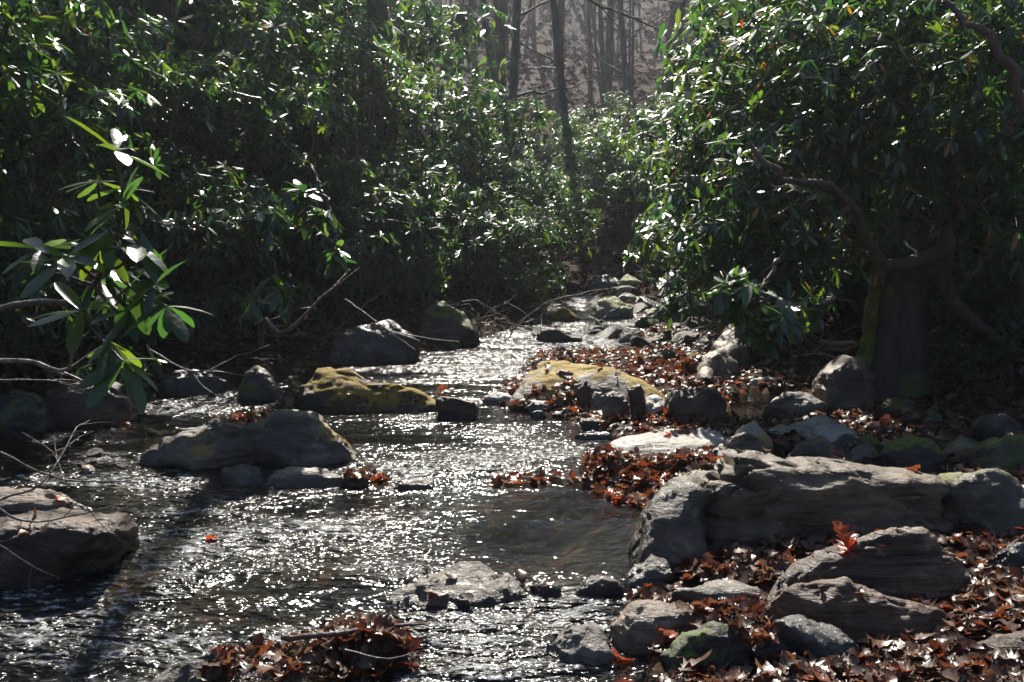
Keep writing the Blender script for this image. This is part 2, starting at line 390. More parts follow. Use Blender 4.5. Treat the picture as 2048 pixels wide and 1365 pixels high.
rv = np.clip(rv*(1+.75*fbm2(xf*1.1, yf*4.5, 3, 8)+.25*fbm2(xf*4, yf*11, 2, 18)), .06, 1.15)
pc = gw(1110, 1060); rv = rv*(1-.72*np.exp(-(((xf-pc[0])/.5)**2+((yf-pc[1])/.62)**2)**2)); pc = gw(850, 880); rv = rv*(1-.5*np.exp(-(((xf-pc[0])/.35)**2+((yf-pc[1])/.4)**2)**2))
hz = fbm2(xf*5.5, yf*14, 3, 31)*.0075+fbm2(xf*16+fbm2(xf*3, yf*3, 2, 4), yf*34, 2, 41)*.0032
zw = wz(yf)+hz*np.clip(rv, 0, 1.1)+.012*fbm2(xf*1.2, yf*3.0, 2, 77)*rv
nx = len(xw); ny = len(yw); i = np.arange(ny-1)[:, None]*nx; j = np.arange(nx-1)[None]
Q = np.stack([i+j, i+j+1, i+nx+j+1, i+nx+j], -1).reshape(-1, 4)
wm = mk_mesh('water', np.stack([xf, yf, zw], 1), Q, M['water'], {'rough': ('POINT', rv)})
tag(link('water', wm), kind='structure')

# ------------------------------------------------------------------ rocks
_ico = {}
def ico(s):
    if s not in _ico:
        b = bmesh.new(); bmesh.ops.create_icosphere(b, subdivisions=s, radius=1)
        b.verts.ensure_lookup_table()
        _ico[s] = (np.array([v.co[:] for v in b.verts]), np.array([[v.index for v in f.verts] for f in b.faces])); b.free()
    return _ico[s]
def rock(poly, alpha, thick, mat, label, e=.52, sub=5, seed=None, amp=.075, strata=.006, facets=12, sink=.1, crack=0., group=None, name='boulder', cut=.8, cat='rock', back=0.):
    seed = seed if seed is not None else abs(hash(label)) % 9999 if False else sum(map(ord, label))
    r = np.random.default_rng(seed)
    al = R(alpha); n = np.array([0, -math.cos(al), math.sin(al)]); u = np.array([1., 0, 0]); v = np.array([0, math.sin(al), math.cos(al)])
    pp = np.array(poly, float); low = pp[np.argmax(pp[:, 1])]
    A = gpix(low[0], low[1]); 
    if back: A = CO+(A-CO)*(1+back)
    q = []
    for x, y in pp:
        d = ray(x, y); t = ((A-CO)@n)/(d@n); P = CO+d*t; q.append([(P-A)@u, (P-A)@v])
    q = np.array(q)
    if alpha < 55:
        cy0 = q[:, 1].mean(); q[:, 1] = np.where(q[:, 1] < cy0, cy0+(q[:, 1]-cy0)*1.55, q[:, 1])
    dense = []
    for k in range(len(q)):
        a = q[k]; b = q[(k+1) % len(q)]
        for t in np.linspace(0, 1, 14, endpoint=False): dense.append(a+(b-a)*t)
    dense = np.array(dense); c = (q.max(0)+q.min(0))/2*.5+dense.mean(0)*.5
    rel = dense-c; th = np.arctan2(rel[:, 1], rel[:, 0]); rr = np.hypot(*rel.T)
    tb = np.linspace(-np.pi, np.pi, 193); rb = np.zeros(192)
    for k in range(192):
        dth = np.abs((th-(tb[k]+tb[k+1])/2+np.pi) % (2*np.pi)-np.pi); w = np.exp(-(dth/.028)**2)+1e-9; rb[k] = (w*rr).sum()/w.sum()
    tc_ = (tb[:-1]+tb[1:])/2
    D, Fc = ico(sub)
    s = np.hypot(D[:, 0], D[:, 2]); ang = np.arctan2(D[:, 2], D[:, 0])
    # equalise spacing on long shapes
    w_ = np.ptp(q[:, 0]); h_ = np.ptp(q[:, 1]); asp = min(3.0, max(.5, w_/max(h_, 1e-3)))
    ang = np.arctan2(D[:, 2]/asp, D[:, 0]) if asp > 1.2 else ang
    rad = np.interp(ang, np.concatenate([[tc_[-1]-2*np.pi], tc_, [tc_[0]+2*np.pi]]), np.concatenate([[rb[-1]], rb, [rb[0]]]))
    ip = rad*np.power(np.clip(s, 1e-6, 1), e)
    a_ = ip*np.cos(ang); b_ = ip*np.sin(ang); dep = thick*.5*np.sign(D[:, 1])*np.abs(D[:, 1])**e
    L = np.stack([a_, b_, -dep], 1)        # local: u, v, n (viewer side = +)
    ext = np.array([w_/2, h_/2, thick/2]); size = float(np.cbrt(w_*h_*thick))
    for k in range(facets):
        kd = r.normal(size=3); kd /= np.linalg.norm(kd); kn = kd/ext; kn /= np.linalg.norm(kn)
        sup = (L@kn).max(); t = sup*r.uniform(cut, .98); o = np.maximum(L@kn-t, 0); L = L-(o*.95)[:, None]*kn
    cen = A+u*c[0]+v*c[1]-n*thick*.38
    W = cen+L[:, :1]*u+L[:, 1:2]*v+L[:, 2:3]*n
    Nn = L/ext**1.5; Nn /= np.linalg.norm(Nn, axis=1)[:, None]+1e-9; Nw = Nn[:, :1]*u+Nn[:, 1:2]*v+Nn[:, 2:3]*n
    fq = 1.6/size
    rg = 1-2*np.abs(fbm(W*fq*1.5+seed*.7, 3, seed+31))
    disp = amp*size*(fbm(W*fq+seed, 6, seed, .6)-.45*np.clip(rg, -1, 1)**3)
    if strata:
        ta = r.normal(0, .12, 2); zz = W[:, 2]+ta[0]*W[:, 0]+.15*W[:, 1]+.03*size*fbm(W*fq*.8, 2, seed+5)
        st = vnoise(np.stack([W[:, 0]*.6, W[:, 1]*.6, zz*11/size**.5], 1), seed+2); st += .5*vnoise(np.stack([W[:, 0]*1.2, W[:, 1], zz*27/size**.5], 1), seed+3)
        disp += strata*size*st
    if crack:
        cn = fbm(W*np.array([1.2, 1.2, 2.2])*1.1/size**.5+seed*.1, 3, seed+9); disp -= crack*size*np.exp(-(cn/.035)**2)
        cn = fbm(W*np.array([.9, .9, 3.2])*1.6/size**.5+seed*.3, 3, seed+19); disp -= .6*crack*size*np.exp(-(cn/.03)**2)
    W = W+Nw*disp[:, None]
    bl = np.clip((.42*h_+q[:, 1].min()-c[1]-L[:, 1])/(.4*h_), 0, 1); W[:, 2] -= bl*sink
    wet = 1-np.clip((W[:, 2]-wz(W[:, 1])-.012-.02*fbm(W*3, 3, seed+7))/.04, 0, 1)
    me = mk_mesh(name, W-cen, Fc, M[mat], {'wet': ('POINT', wet)}); o = link(name, me, None, cen)
    return tag(o, label, cat, group)

RK = [
 # poly, alpha, thick, mat, label, opts
 ([(1463,908),(1510,910),(1560,914),(1610,922),(1622,914),(1680,916),(1720,922),(1780,938),(1850,952),(1912,965),(1928,1005),(1965,1020),(2004,1060),(1990,1100),(1800,1130),(1640,1150),(1540,1168),(1470,1150),(1400,1110),(1376,1060),(1380,1005),(1400,965),(1440,947),(1462,955)], 10, .5, 'hero', 'largest boulder, long cracked olive grey block with flat face behind the slanted slab', dict(e=.42, sub=6, amp=.045, strata=.022, crack=.11, facets=3, cut=.96, sink=.25, back=.11)),
 ([(1340,938),(1395,938),(1445,948),(1420,1000),(1415,1130),(1330,1148),(1272,1140),(1268,1085),(1288,1012),(1318,962)], 40, .5, 'grey_moss', 'smooth grey boulder with orange moss patch, touching left end of the largest boulder', dict(e=.55, amp=.07, strata=.006, sink=.2)),
 ([(1240,1168),(1275,1132),(1308,1112),(1340,1122),(1357,1165),(1330,1180),(1270,1180)], 22, .2, 'dark', 'small dark pointed rock at the water beside the mossy grey boulder', dict(amp=.08)),
 ([(1522,1172),(1600,1122),(1700,1076),(1800,1046),(1860,1050),(1900,1085),(1945,1108),(1952,1170),(1900,1195),(1780,1200),(1650,1190),(1560,1196)], 26, .24, 'slab', 'long streaked slab leaning up to the right before the largest boulder', dict(e=.5, sub=6, amp=.05, strata=.03, crack=.04, facets=3, cut=.96)),
 ([(1542,1180),(1565,1162),(1605,1158),(1700,1168),(1800,1195),(1900,1220),(1915,1258),(1850,1280),(1780,1284),(1700,1270),(1620,1240),(1556,1218)], 42, .28, 'wood', 'brown grooved rock that looks like bark, below the slanted slab', dict(e=.5, sub=6, amp=.07, strata=.04, facets=5, cut=.92)),
 ([(1225,1245),(1270,1202),(1330,1185),(1390,1202),(1420,1232),(1392,1268),(1340,1300),(1250,1312),(1228,1285)], 35, .26, 'tan', 'rounded tan grey boulder with pale bands at the edge of the rapid', dict(e=.75, amp=.06, strata=.01, facets=3)),
 ([(1345,1182),(1410,1165),(1480,1157),(1530,1170),(1540,1205),(1480,1228),(1420,1218),(1380,1198)], 62, .14, 'grey', 'low speckled grey stone between banded boulder and bark-like rock', dict(amp=.07)),
 ([(1325,1312),(1370,1257),(1440,1235),(1480,1250),(1512,1290),(1500,1332),(1400,1348),(1340,1338)], 25, .22, 'dark_moss', 'dark rounded rock with green rim at the bottom, leaves around it', dict(e=.7, amp=.07)),
 ([(1085,1292),(1140,1242),(1190,1240),(1225,1270),(1237,1310),(1200,1334),(1130,1328)], 48, .2, 'grey', 'speckled grey wedge rock standing in white water at the bottom', dict(amp=.08)),
 ([(1503,1302),(1540,1266),(1580,1266),(1602,1300),(1590,1328),(1530,1332)], 25, .16, 'dark', 'small dark brown block beside the green-rimmed rock', dict(amp=.08, name='rock')),
 ([(1548,1237),(1600,1228),(1680,1250),(1740,1290),(1752,1328),(1680,1322),(1600,1282)], 48, .14, 'dark', 'black wet pitted rock under the bark-like rock', dict(amp=.07)),
 ([(1960,1282),(2000,1262),(2070,1258),(2090,1310),(2000,1328),(1972,1306)], 40, .2, 'brown', 'brown flat stone sunk in leaves, lower right edge', dict(amp=.07, name='rock')),
 ([(1892,934),(1940,925),(1980,932),(2060,950),(2110,1050),(2010,1068),(1950,1015),(1922,985)], 42, .45, 'olive', 'olive mottled boulder behind the right end of the largest boulder', dict(e=.65, amp=.08)),
 ([(1843,940),(1880,900),(1920,868),(1960,862),(1978,900),(1950,928),(1900,938)], 62, .2, 'olive', 'ochre streaked slab leaning behind the right end of the largest boulder', dict(amp=.07, strata=.02)),
 ([(1948,882),(1990,862),(2090,860),(2110,940),(2000,948),(1960,928)], 32, .35, 'dark_moss', 'layered dark boulder with pale top edge at the right edge', dict(amp=.08, strata=.03)),
 ([(1958,852),(1975,825),(2010,826),(2040,850),(2052,878),(1990,884)], 30, .2, 'dark_moss', 'small grey and green rock above the layered dark boulder', dict(amp=.08, name='rock')),
 ([(1765,905),(1790,875),(1830,866),(1880,880),(1902,905),(1892,938),(1830,952),(1780,938)], 22, .3, 'green', 'round boulder with thick bright green moss behind the largest boulder', dict(e=.7, amp=.07)),
 ([(1712,882),(1740,862),(1766,885),(1772,908),(1730,910)], 30, .15, 'green', 'small mossy stone left of the round green boulder', dict(name='rock')),
 ([(1693,897),(1740,886),(1756,900),(1752,922),(1700,918)], 48, .12, 'grey', 'flat topped little grey block behind the largest boulder', dict(e=.45, amp=.06, name='rock')),
 ([(1618,862),(1640,842),(1690,850),(1722,876),(1705,902),(1660,897),(1620,882)], 66, .2, 'pale', 'chalky white angular rock beyond the largest boulder', dict(e=.5, amp=.07)),
 ([(1660,885),(1695,866),(1715,868),(1722,890),(1690,905),(1665,902)], 55, .1, 'grey', 'grey chip of rock leaning on the chalky white rock', dict(e=.5, name='rock', amp=.07)),
 ([(1530,852),(1600,835),(1690,822),(1650,850),(1617,882),(1560,874)], 70, .16, 'pale_moss', 'pale grey slab with green top edge reaching to the small pool', dict(e=.5, amp=.07)),
 ([(1468,872),(1488,836),(1515,834),(1542,865),(1568,900),(1540,918),(1492,895)], 56, .22, 'pale_moss', 'white knob of rock with ochre stains at the end of the flat slab', dict(e=.75, amp=.08)),
 ([(1412,932),(1430,897),(1460,866),(1490,862),(1540,893),(1566,914),(1500,920),(1460,930)], 32, .25, 'tan', 'brown and pale boulder between the flat slab and the largest boulder', dict(amp=.08)),
 ([(1558,914),(1585,886),(1640,876),(1690,895),(1745,920),(1700,928),(1620,924)], 38, .25, 'grey_moss', 'grey humped rock with yellow moss touching back of the largest boulder', dict(amp=.08)),
 ([(1216,882),(1250,868),(1340,857),(1442,862),(1458,880),(1425,918),(1330,928),(1240,924),(1218,902)], 76, .16, 'pale', 'long flat pale slab beside the blue pool, leaves piled before it', dict(e=.42, sub=6, amp=.025, strata=.02, facets=4, cut=.93)),
 ([(1418,853),(1440,846),(1470,850),(1464,866),(1425,868)], 45, .1, 'brown', 'small reddish flat stone at back edge of the flat pale slab', dict(e=.5, name='rock', amp=.06)),
 ([(1333,802),(1350,776),(1400,770),(1440,785),(1457,815),(1440,848),(1390,852),(1350,838)], 22, .35, 'brown', 'round dull brown boulder at right end of the gravel bar', dict(e=.75, amp=.08)),
 ([(1395,790),(1410,772),(1440,778),(1455,800),(1452,830),(1420,825)], 25, .2, 'grey', 'grey rough-topped rock against the round dull brown boulder', dict(name='rock', amp=.06)),
 ([(1638,795),(1648,738),(1688,704),(1735,712),(1760,745),(1760,800),(1700,828),(1650,820)], 20, .5, 'tan', 'tall brown boulder against the mossy tree stump', dict(e=.65, amp=.06, strata=.01)),
 ([(1528,798),(1570,785),(1630,784),(1662,812),(1642,836),(1590,830)], 58, .25, 'grey', 'smooth slate grey rock lying in the small side pool', dict(amp=.07)),
 ([(1260,778),(1280,768),(1292,790),(1290,828),(1268,836),(1258,800)], 6, .12, 'brown', 'upright brown finger of stone on the gravel bar', dict(name='rock', amp=.08)),
 ([(1203,792),(1225,774),(1255,785),(1264,820),(1240,842),(1210,828)], 25, .2, 'tan', 'knobbly grey-brown rock left of the upright brown stone', dict(name='rock', amp=.07)),
 ([(1283,790),(1310,788),(1362,826),(1350,844),(1300,834)], 58, .15, 'pale', 'pale wedge sloping down to the right of the upright brown stone', dict(name='rock', amp=.08)),
 ([(1178,802),(1190,780),(1205,782),(1210,812),(1190,824)], 25, .12, 'grey', 'egg-shaped grey stone in middle of the gravel bar', dict(name='rock', e=.9, amp=.06)),
 ([(1152,780),(1175,758),(1187,785),(1178,818),(1156,808)], 10, .12, 'brown', 'brown upright flake of stone against the golden boulder', dict(name='rock', amp=.08)),
 ([(1098,812),(1140,773),(1150,782),(1120,818)], 40, .06, 'grey', 'thin grey plank of stone propped on the gravel bar', dict(name='rock', e=.5, amp=.06)),
 ([(1052,808),(1070,798),(1100,803),(1108,814),(1085,824),(1060,822)], 62, .1, 'grey', 'flat wet grey stone at left tip of the gravel bar', dict(name='rock', amp=.07)),
 ([(1060,822),(1085,818),(1094,832),(1068,838)], 30, .08, 'dark', 'round dark pebble in the water at left tip of the gravel bar', dict(name='rock', amp=.07)),
 ([(1150,868),(1195,861),(1228,866),(1225,880),(1165,882)], 55, .08, 'dark', 'flat dark stone barely above water, left of the flat pale slab', dict(name='rock', amp=.07)),
 ([(1160,838),(1190,834),(1215,842),(1200,856),(1165,850)], 55, .08, 'brown', 'dark brown chip between blue pool and gravel bar', dict(name='rock', amp=.08)),
 ([(1010,782),(1040,737),(1072,712),(1125,711),(1200,728),(1280,748),(1345,774),(1338,802),(1285,806),(1240,796),(1170,790),(1110,775),(1060,792),(1030,796)], 69, .34, 'gold', 'long humpbacked pale boulder with golden moss in mid-stream', dict(e=.7, sub=6, amp=.04, facets=3)),
 ([(1100,778),(1118,737),(1147,744),(1154,772),(1130,790)], 12, .14, 'brown', 'brown wedge standing on front of the golden boulder', dict(name='rock', amp=.08)),
 ([(962,797),(985,780),(1010,783),(1038,790),(1022,808),(975,806)], 58, .14, 'pale', 'low pale rounded stone at left foot of the golden boulder', dict(name='rock', amp=.07)),
 ([(873,800),(885,793),(915,797),(956,800),(956,837),(880,840)], 14, .2, 'brown', 'squarish brown block at right end of the long mossy boulder', dict(e=.4, amp=.07)),
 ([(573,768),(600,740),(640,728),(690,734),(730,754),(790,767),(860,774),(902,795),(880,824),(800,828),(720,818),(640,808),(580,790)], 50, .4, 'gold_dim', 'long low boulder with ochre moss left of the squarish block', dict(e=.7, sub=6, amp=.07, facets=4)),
 ([(466,798),(490,745),(510,726),(535,744),(564,792),(540,804)], 18, .3, 'dark_moss', 'dark pyramid-shaped rock with mossy left edge', dict(e=.6, amp=.06, cut=.93)),
 ([(268,892),(330,852),(430,828),(475,842),(530,805),(590,787),(640,804),(655,834),(700,868),(735,890),(736,932),(700,944),(600,924),(500,914),(400,920),(290,914)], 34, .5, 'grey_moss', 'big grey boulder with mossy hump in mid-stream at left centre', dict(e=.6, sub=6, amp=.08, crack=.01, facets=5, cut=.92)),
 ([(438,932),(480,922),(520,934),(532,960),(490,974),(450,958)], 38, .18, 'dark', 'dark wet stone in the rapid below the big grey boulder', dict(name='rock', amp=.08)),
 ([(498,978),(540,946),(600,928),(660,938),(705,955),(692,976),(600,980)], 62, .16, 'grey', 'flat wet shining rock under the big grey boulder', dict(amp=.07)),
 ([(783,972),(830,960),(868,954),(866,974),(820,986)], 66, .08, 'grey', 'thin flat grey stone at the lip of the lower pool', dict(name='rock', amp=.06)),
 ([(672,962),(700,948),(735,952),(742,968),(700,978)], 45, .1, 'brown', 'brown stone beside the flat wet shining rock, leaves on it', dict(name='rock', amp=.07)),
 ([(-80,1062),(40,1034),(120,1029),(195,1042),(232,1075),(228,1108),(190,1138),(120,1160),(40,1166),(-80,1166)], 8, .5, 'brown', 'large dark brown boulder jutting from lower left edge', dict(e=.55, sub=6, amp=.08, strata=.01)),
 ([(-80,992),(20,968),(100,978),(160,998),(212,1022),(150,1034),(40,1040),(-80,1052)], 62, .2, 'slab', 'ridged flat grey stone above the dark boulder at the left edge', dict(amp=.07, strata=.02)),
 ([(733,1228),(800,1172),(870,1137),(940,1115),(970,1119),(1000,1144),(1045,1150),(1052,1222),(1000,1236),(850,1230)], 72, .2, 'grey', 'broad wet grey slab, mid-stream at bottom centre', dict(e=.45, sub=6, amp=.08, facets=5, strata=.02, crack=.05, cut=.93)),
 ([(1138,1186),(1185,1147),(1215,1143),(1252,1186),(1220,1196),(1160,1194)], 30, .16, 'brown', 'small brown hump washed by the rapid right of the wet slab', dict(name='rock', amp=.08)),
 ([(1060,1172),(1095,1158),(1125,1168),(1120,1190),(1075,1192)], 42, .1, 'dark', 'little dark stone at head of the small rapid', dict(name='rock', amp=.08)),
 ([(262,1382),(330,1332),(400,1302),(442,1294),(436,1335),(370,1395)], 50, .2, 'grey', 'slanted grey rock at the bottom edge, leaves to its right', dict(amp=.07)),
 ([(635,1300),(700,1258),(790,1258),(822,1290),(818,1328),(720,1338)], 38, .2, 'dark', 'dark wet rock buried in red leaves, bottom centre', dict(amp=.08)),
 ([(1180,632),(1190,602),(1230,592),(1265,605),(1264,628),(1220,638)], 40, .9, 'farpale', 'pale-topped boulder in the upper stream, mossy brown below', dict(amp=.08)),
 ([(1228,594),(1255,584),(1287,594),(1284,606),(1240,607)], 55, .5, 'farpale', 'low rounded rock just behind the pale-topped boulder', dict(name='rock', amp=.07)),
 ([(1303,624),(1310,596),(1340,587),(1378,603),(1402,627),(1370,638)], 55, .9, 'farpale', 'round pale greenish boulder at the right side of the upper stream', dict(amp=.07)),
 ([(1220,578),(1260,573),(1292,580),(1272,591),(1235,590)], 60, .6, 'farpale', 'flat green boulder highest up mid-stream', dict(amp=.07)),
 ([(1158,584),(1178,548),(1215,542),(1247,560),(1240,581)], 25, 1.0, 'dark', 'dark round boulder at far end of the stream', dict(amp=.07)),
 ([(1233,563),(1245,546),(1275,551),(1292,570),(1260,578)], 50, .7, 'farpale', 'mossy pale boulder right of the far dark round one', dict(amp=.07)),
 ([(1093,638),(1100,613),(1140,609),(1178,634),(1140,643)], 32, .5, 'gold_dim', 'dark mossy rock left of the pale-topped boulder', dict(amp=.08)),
 ([(1068,682),(1078,651),(1120,660),(1168,671),(1150,685)], 35, .4, 'brown', 'brown sloping rock in shade below the dark mossy rock', dict(amp=.07)),
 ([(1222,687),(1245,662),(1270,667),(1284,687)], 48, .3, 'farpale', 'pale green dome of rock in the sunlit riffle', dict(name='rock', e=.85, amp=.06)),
 ([(1225,640),(1245,612),(1262,615),(1268,640)], 40, .4, 'olive', 'small mossy rock before the pale-topped boulder', dict(name='rock')),
 ([(1268,642),(1292,617),(1320,620),(1332,641)], 45, .5, 'olive', 'grey rock between the two pale far boulders', dict(name='rock')),
 ([(1280,668),(1300,655),(1345,660),(1350,675),(1300,680)], 45, .25, 'brown', 'low brown rock in the sunlit riffle, leaves on it', dict(name='rock')),
 ([(1395,693),(1430,675),(1465,690),(1420,708)], 58, .25, 'grey', 'grey stone behind the driftwood log', dict(name='rock')),
 ([(1350,684),(1375,668),(1392,675),(1388,690)], 35, .2, 'brown', 'brown pointed stone at far edge of the leafy bar', dict(name='rock')),
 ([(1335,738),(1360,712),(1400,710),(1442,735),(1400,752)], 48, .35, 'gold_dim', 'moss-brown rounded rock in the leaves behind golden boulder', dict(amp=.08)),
 ([(1285,712),(1320,700),(1350,705),(1335,722),(1295,724)], 60, .2, 'grey', 'flat grey stone in the leafy bar behind golden boulder', dict(name='rock')),
 ([(1495,762),(1520,752),(1550,758),(1540,772),(1505,772)], 68, .12, 'pale', 'flat pale stone in leaves beyond the side pool', dict(name='rock')),
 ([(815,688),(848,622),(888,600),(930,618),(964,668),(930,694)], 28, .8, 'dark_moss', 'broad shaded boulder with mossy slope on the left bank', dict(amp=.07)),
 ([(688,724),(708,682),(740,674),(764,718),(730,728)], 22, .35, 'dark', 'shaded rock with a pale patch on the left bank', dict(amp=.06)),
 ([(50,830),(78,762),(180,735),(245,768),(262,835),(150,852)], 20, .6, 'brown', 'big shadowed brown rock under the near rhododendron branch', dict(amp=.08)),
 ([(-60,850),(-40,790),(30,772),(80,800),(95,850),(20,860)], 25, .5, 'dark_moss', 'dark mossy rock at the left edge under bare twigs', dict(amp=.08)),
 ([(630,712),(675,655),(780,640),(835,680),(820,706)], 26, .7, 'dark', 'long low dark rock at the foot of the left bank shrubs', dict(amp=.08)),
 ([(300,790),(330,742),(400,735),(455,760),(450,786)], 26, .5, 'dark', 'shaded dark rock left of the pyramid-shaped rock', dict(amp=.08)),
 ([(1540,830),(1560,812),(1600,815),(1610,832)], 40, .12, 'dark', 'dark chip beside the slate grey rock in the side pool', dict(name='rock')),
 ([(1750,815),(1780,792),(1830,790),(1850,815),(1790,830)], 35, .25, 'green', 'mossy stone half buried in leaves before the stump', dict(name='rock')),
 ([(1840,850),(1860,815),(1885,822),(1890,850)], 25, .2, 'green', 'narrow mossy stone in the leaves above the round green boulder', dict(name='rock')),
 ([(2000,1110),(2040,1080),(2100,1090),(2110,1130),(2040,1140)], 30, .25, 'dark', 'dark stone in leaves at the right edge below the mottled boulder', dict(name='rock')),
]
ROCKS = [rock(p, a, t, m, l, **k) for (p, a, t, m, l, k) in RK]

# pebbles of the gravel bars: copies of five kinds
peb = []
for k in range(6):
    D, Fc = ico(3); r = np.random.default_rng(50+k); ex = np.array([r.uniform(.7, 1.2), r.uniform(.6, 1), r.uniform(.3, .6)])
    L = np.sign(D)*np.abs(D)**.75*ex; L = L*(1+.14*fbm(D*1.5+k*3, 3, k))[:, None]
    peb.append(mk_mesh('pebble', L, Fc, M[['grey', 'pale', 'brown', 'dark', 'tan', 'grey'][k]]))
def pebbles(regs, n, s0, s1, label, group):
    poly = np.array(regs, float); out = []
    while len(out) < n:
        x = rng.uniform(poly[:, 0].min(), poly[:, 0].max()); y = rng.uniform(poly[:, 1].min(), poly[:, 1].max())
        if sdf(np.array([x]), np.array([y]), [tuple(p) for p in poly])[0] > 0: continue
        P = gpix(x, y); s = s0+(s1-s0)*rng.random()**2
        o = link('pebble', peb[rng.integers(6)], None, (P[0], P[1], P[2]+s*.12)); o.rotation_euler = (rng.normal(0, .3), rng.normal(0, .3), rng.uniform(0, 6.3)); o.scale = (s, s, s)
        tag(o, label, 'pebble', group); out.append(o)
pebbles([(1030,822),(1060,795),(1200,800),(1330,830),(1440,848),(1420,862),(1240,866),(1180,850)], 60, .015, .05, 'small stone on the gravel bar before the golden boulder', 'pebbles of the gravel bar')
pebbles([(1240,720),(1420,720),(1420,780),(1360,780)], 22, .015, .05, 'small stone in the leaves behind the golden boulder', 'pebbles behind the golden boulder')
pebbles([(1480,1340),(1600,1330),(2040,1330),(2040,1362),(1480,1362)], 40, .008, .028, 'tiny stone among the leaves at the bottom right', 'pebbles among the near leaves')
pebbles([(1180,905),(1300,925),(1300,960),(1180,955)], 8, .015, .03, 'small stone in the red leaves beside the flat pale slab', 'pebbles in the red leaf drift')
pebbles([(1040,640),(1480,640),(1460,710),(1240,700),(1060,690)], 34, .04, .16, 'wet stone breaking the surface of the upper riffle', 'stones in the upper riffle')
pebbles([(1190,575),(1300,560),(1480,620),(1500,690),(1420,700),(1230,650)], 44, .07, .26, 'pale cobble beside the upper stream', 'cobbles of the upper stream')
pebbles([(150,830),(450,790),(460,760),(280,770)], 10, .02, .07, 'wet stone in the left rapid', 'stones in the left rapid')
pebbles([(100,1000),(200,880),(420,900),(440,1000)], 9, .02, .07, 'wet stone in the broken water at the left', 'stones in the broken water at the left')

# ------------------------------------------------------------------ dead leaves
def leaf_template(kind, r):
    """lobed outline fan: returns V (x along, y across, z up), tris"""
    if kind == 0:   # oak
        xs_ = [0, .12, .25, .33, .45, .53, .68, .75, .88, 1.0]; ws = [.02, .10, .26, .12, .36, .14, .34, .13, .20, .0]
    elif kind == 1:  # beech / oval
        xs_ = [0, .12, .28, .45, .62, .78, .9, 1.0]; ws = [.02, .14, .24, .28, .25, .17, .08, 0]
    else:           # maple-like
        xs_ = [0, .1, .22, .34, .42, .55, .68, .8, .9, 1.0]; ws = [.02, .3, .18, .48, .26, .42, .2, .22, .06, 0]
    xs_ = np.array(xs_); ws = np.array(ws)*r.uniform(.85, 1.15)
    c1, c2, tw = r.uniform(-.7, 1.1), r.uniform(-.5, 1.3), r.uniform(-.5, .5)
    n = len(xs_); V = []
    for x, w in zip(xs_, ws):
        zc = c1*(x-.5)**2*.7
        for sgn in (-1, 0, 1):
            V.append([x-.5+(.05 if sgn else 0), sgn*w, zc+c2*w*w*2.2*abs(sgn)+tw*sgn*w*(x-.5)+(r.normal(0, .03) if sgn else 0)])
    Q = []
    for i in range(n-1):
        for s in (0, 1): a = i*3+s; Q.append([a, a+1, a+4, a+3])
    return np.array(V), np.array(Q)
rl = np.random.default_rng(3)
LT = [leaf_template(k % 3, rl) for k in range(18)]
def rotmats(d, up):
    d = d/np.linalg.norm(d, axis=1)[:, None]; s = np.cross(up, d); s /= np.linalg.norm(s, axis=1)[:, None]+1e-9; n = np.cross(d, s)
    return np.stack([d, s, n], 2)      # columns
def scatter(mb, P, d, up, size, rnd, temps, r):
    """add one template per point"""
    Rm = rotmats(d, up); which = r.integers(0, len(temps), len(P))
    for k in range(len(temps)):
        m = which == k
        if not m.any(): continue
        T, Qt = temps[k]; V = np.einsum('nij,kj->nki', Rm[m], T)*size[m][:, None, None]+P[m][:, None]
        c = m.sum(); Qs = (Qt[None]+(np.arange(c)*len(T))[:, None, None]).reshape(-1, Qt.shape[1])
        mb.add(V.reshape(-1, 3), Qs, np.repeat(rnd[m], len(Qt)))
bpy.context.view_layer.update(); dg = bpy.context.evaluated_depsgraph_get()
def drop(x, y, z0=3.2):
    ok, loc, nor, idx, ob, _ = sc.ray_cast(dg, Vector((x, y, z0)), Vector((0, 0, -1)))
    return (loc, nor, ob.name.split('.')[0]) if ok else None
def hit(px, py):
    d = ray(px, py); ok, loc, nor, idx, ob, _ = sc.ray_cast(dg, Vector(CO), Vector(d).normalized())
    return loc, nor, ob.name.split('.')[0]
r = np.random.default_rng(11)
def leaf_layer(name, pts, nor, sizes, label, cat='leaves', kindstuff=True, lift=.006, tilt=.45, tint=None, mat='litter'):
    n = len(pts); P = np.array(pts); U = np.array(nor)+r.normal(0, tilt, (n, 3)); U[:, 2] = np.abs(U[:, 2])+.15
    d = r.normal(size=(n, 3)); d -= (d*U).sum(1)[:, None]*U/((U*U).sum(1)[:, None]); 
    P[:, 2] += lift+np.abs(r.normal(0, .012, n))
    mb = MB(); rn = r.random(n) if tint is None else np.clip(r.normal(tint, .2, n), 0, 1)
    scatter(mb, P, d, U, np.array(sizes), rn, LT, r)
    o = link(name, mb.mesh(name, M[mat])); tag(o, label, cat, kind='stuff'); return o
pts, nor, sz = [], [], []
while len(pts) < 19000:
    y = 2.6+10.5*r.random()**1.5; x = r.uniform(-.3*y-2, .62*y+.6)
    if x < -.5+.03*y and r.random() < .6: continue
    h = drop(x, y)
    if h is None: continue
    loc, nn, nm = h
    if nm == 'water': continue
    if y > 9.9 and -.2 < x < 3.2 and r.random() > .22: continue
    if nm in ('boulder', 'rock') and r.random() > .035: continue
    if nm in ('boulder', 'rock') and nn.z < .75: continue
    pts.append(loc[:]); nor.append(nn[:]); sz.append(.035+.06*r.random()**1.3)
leaf_layer('leaf_litter', pts, nor, sz, 'brown and red fallen leaves carpeting the right bank')
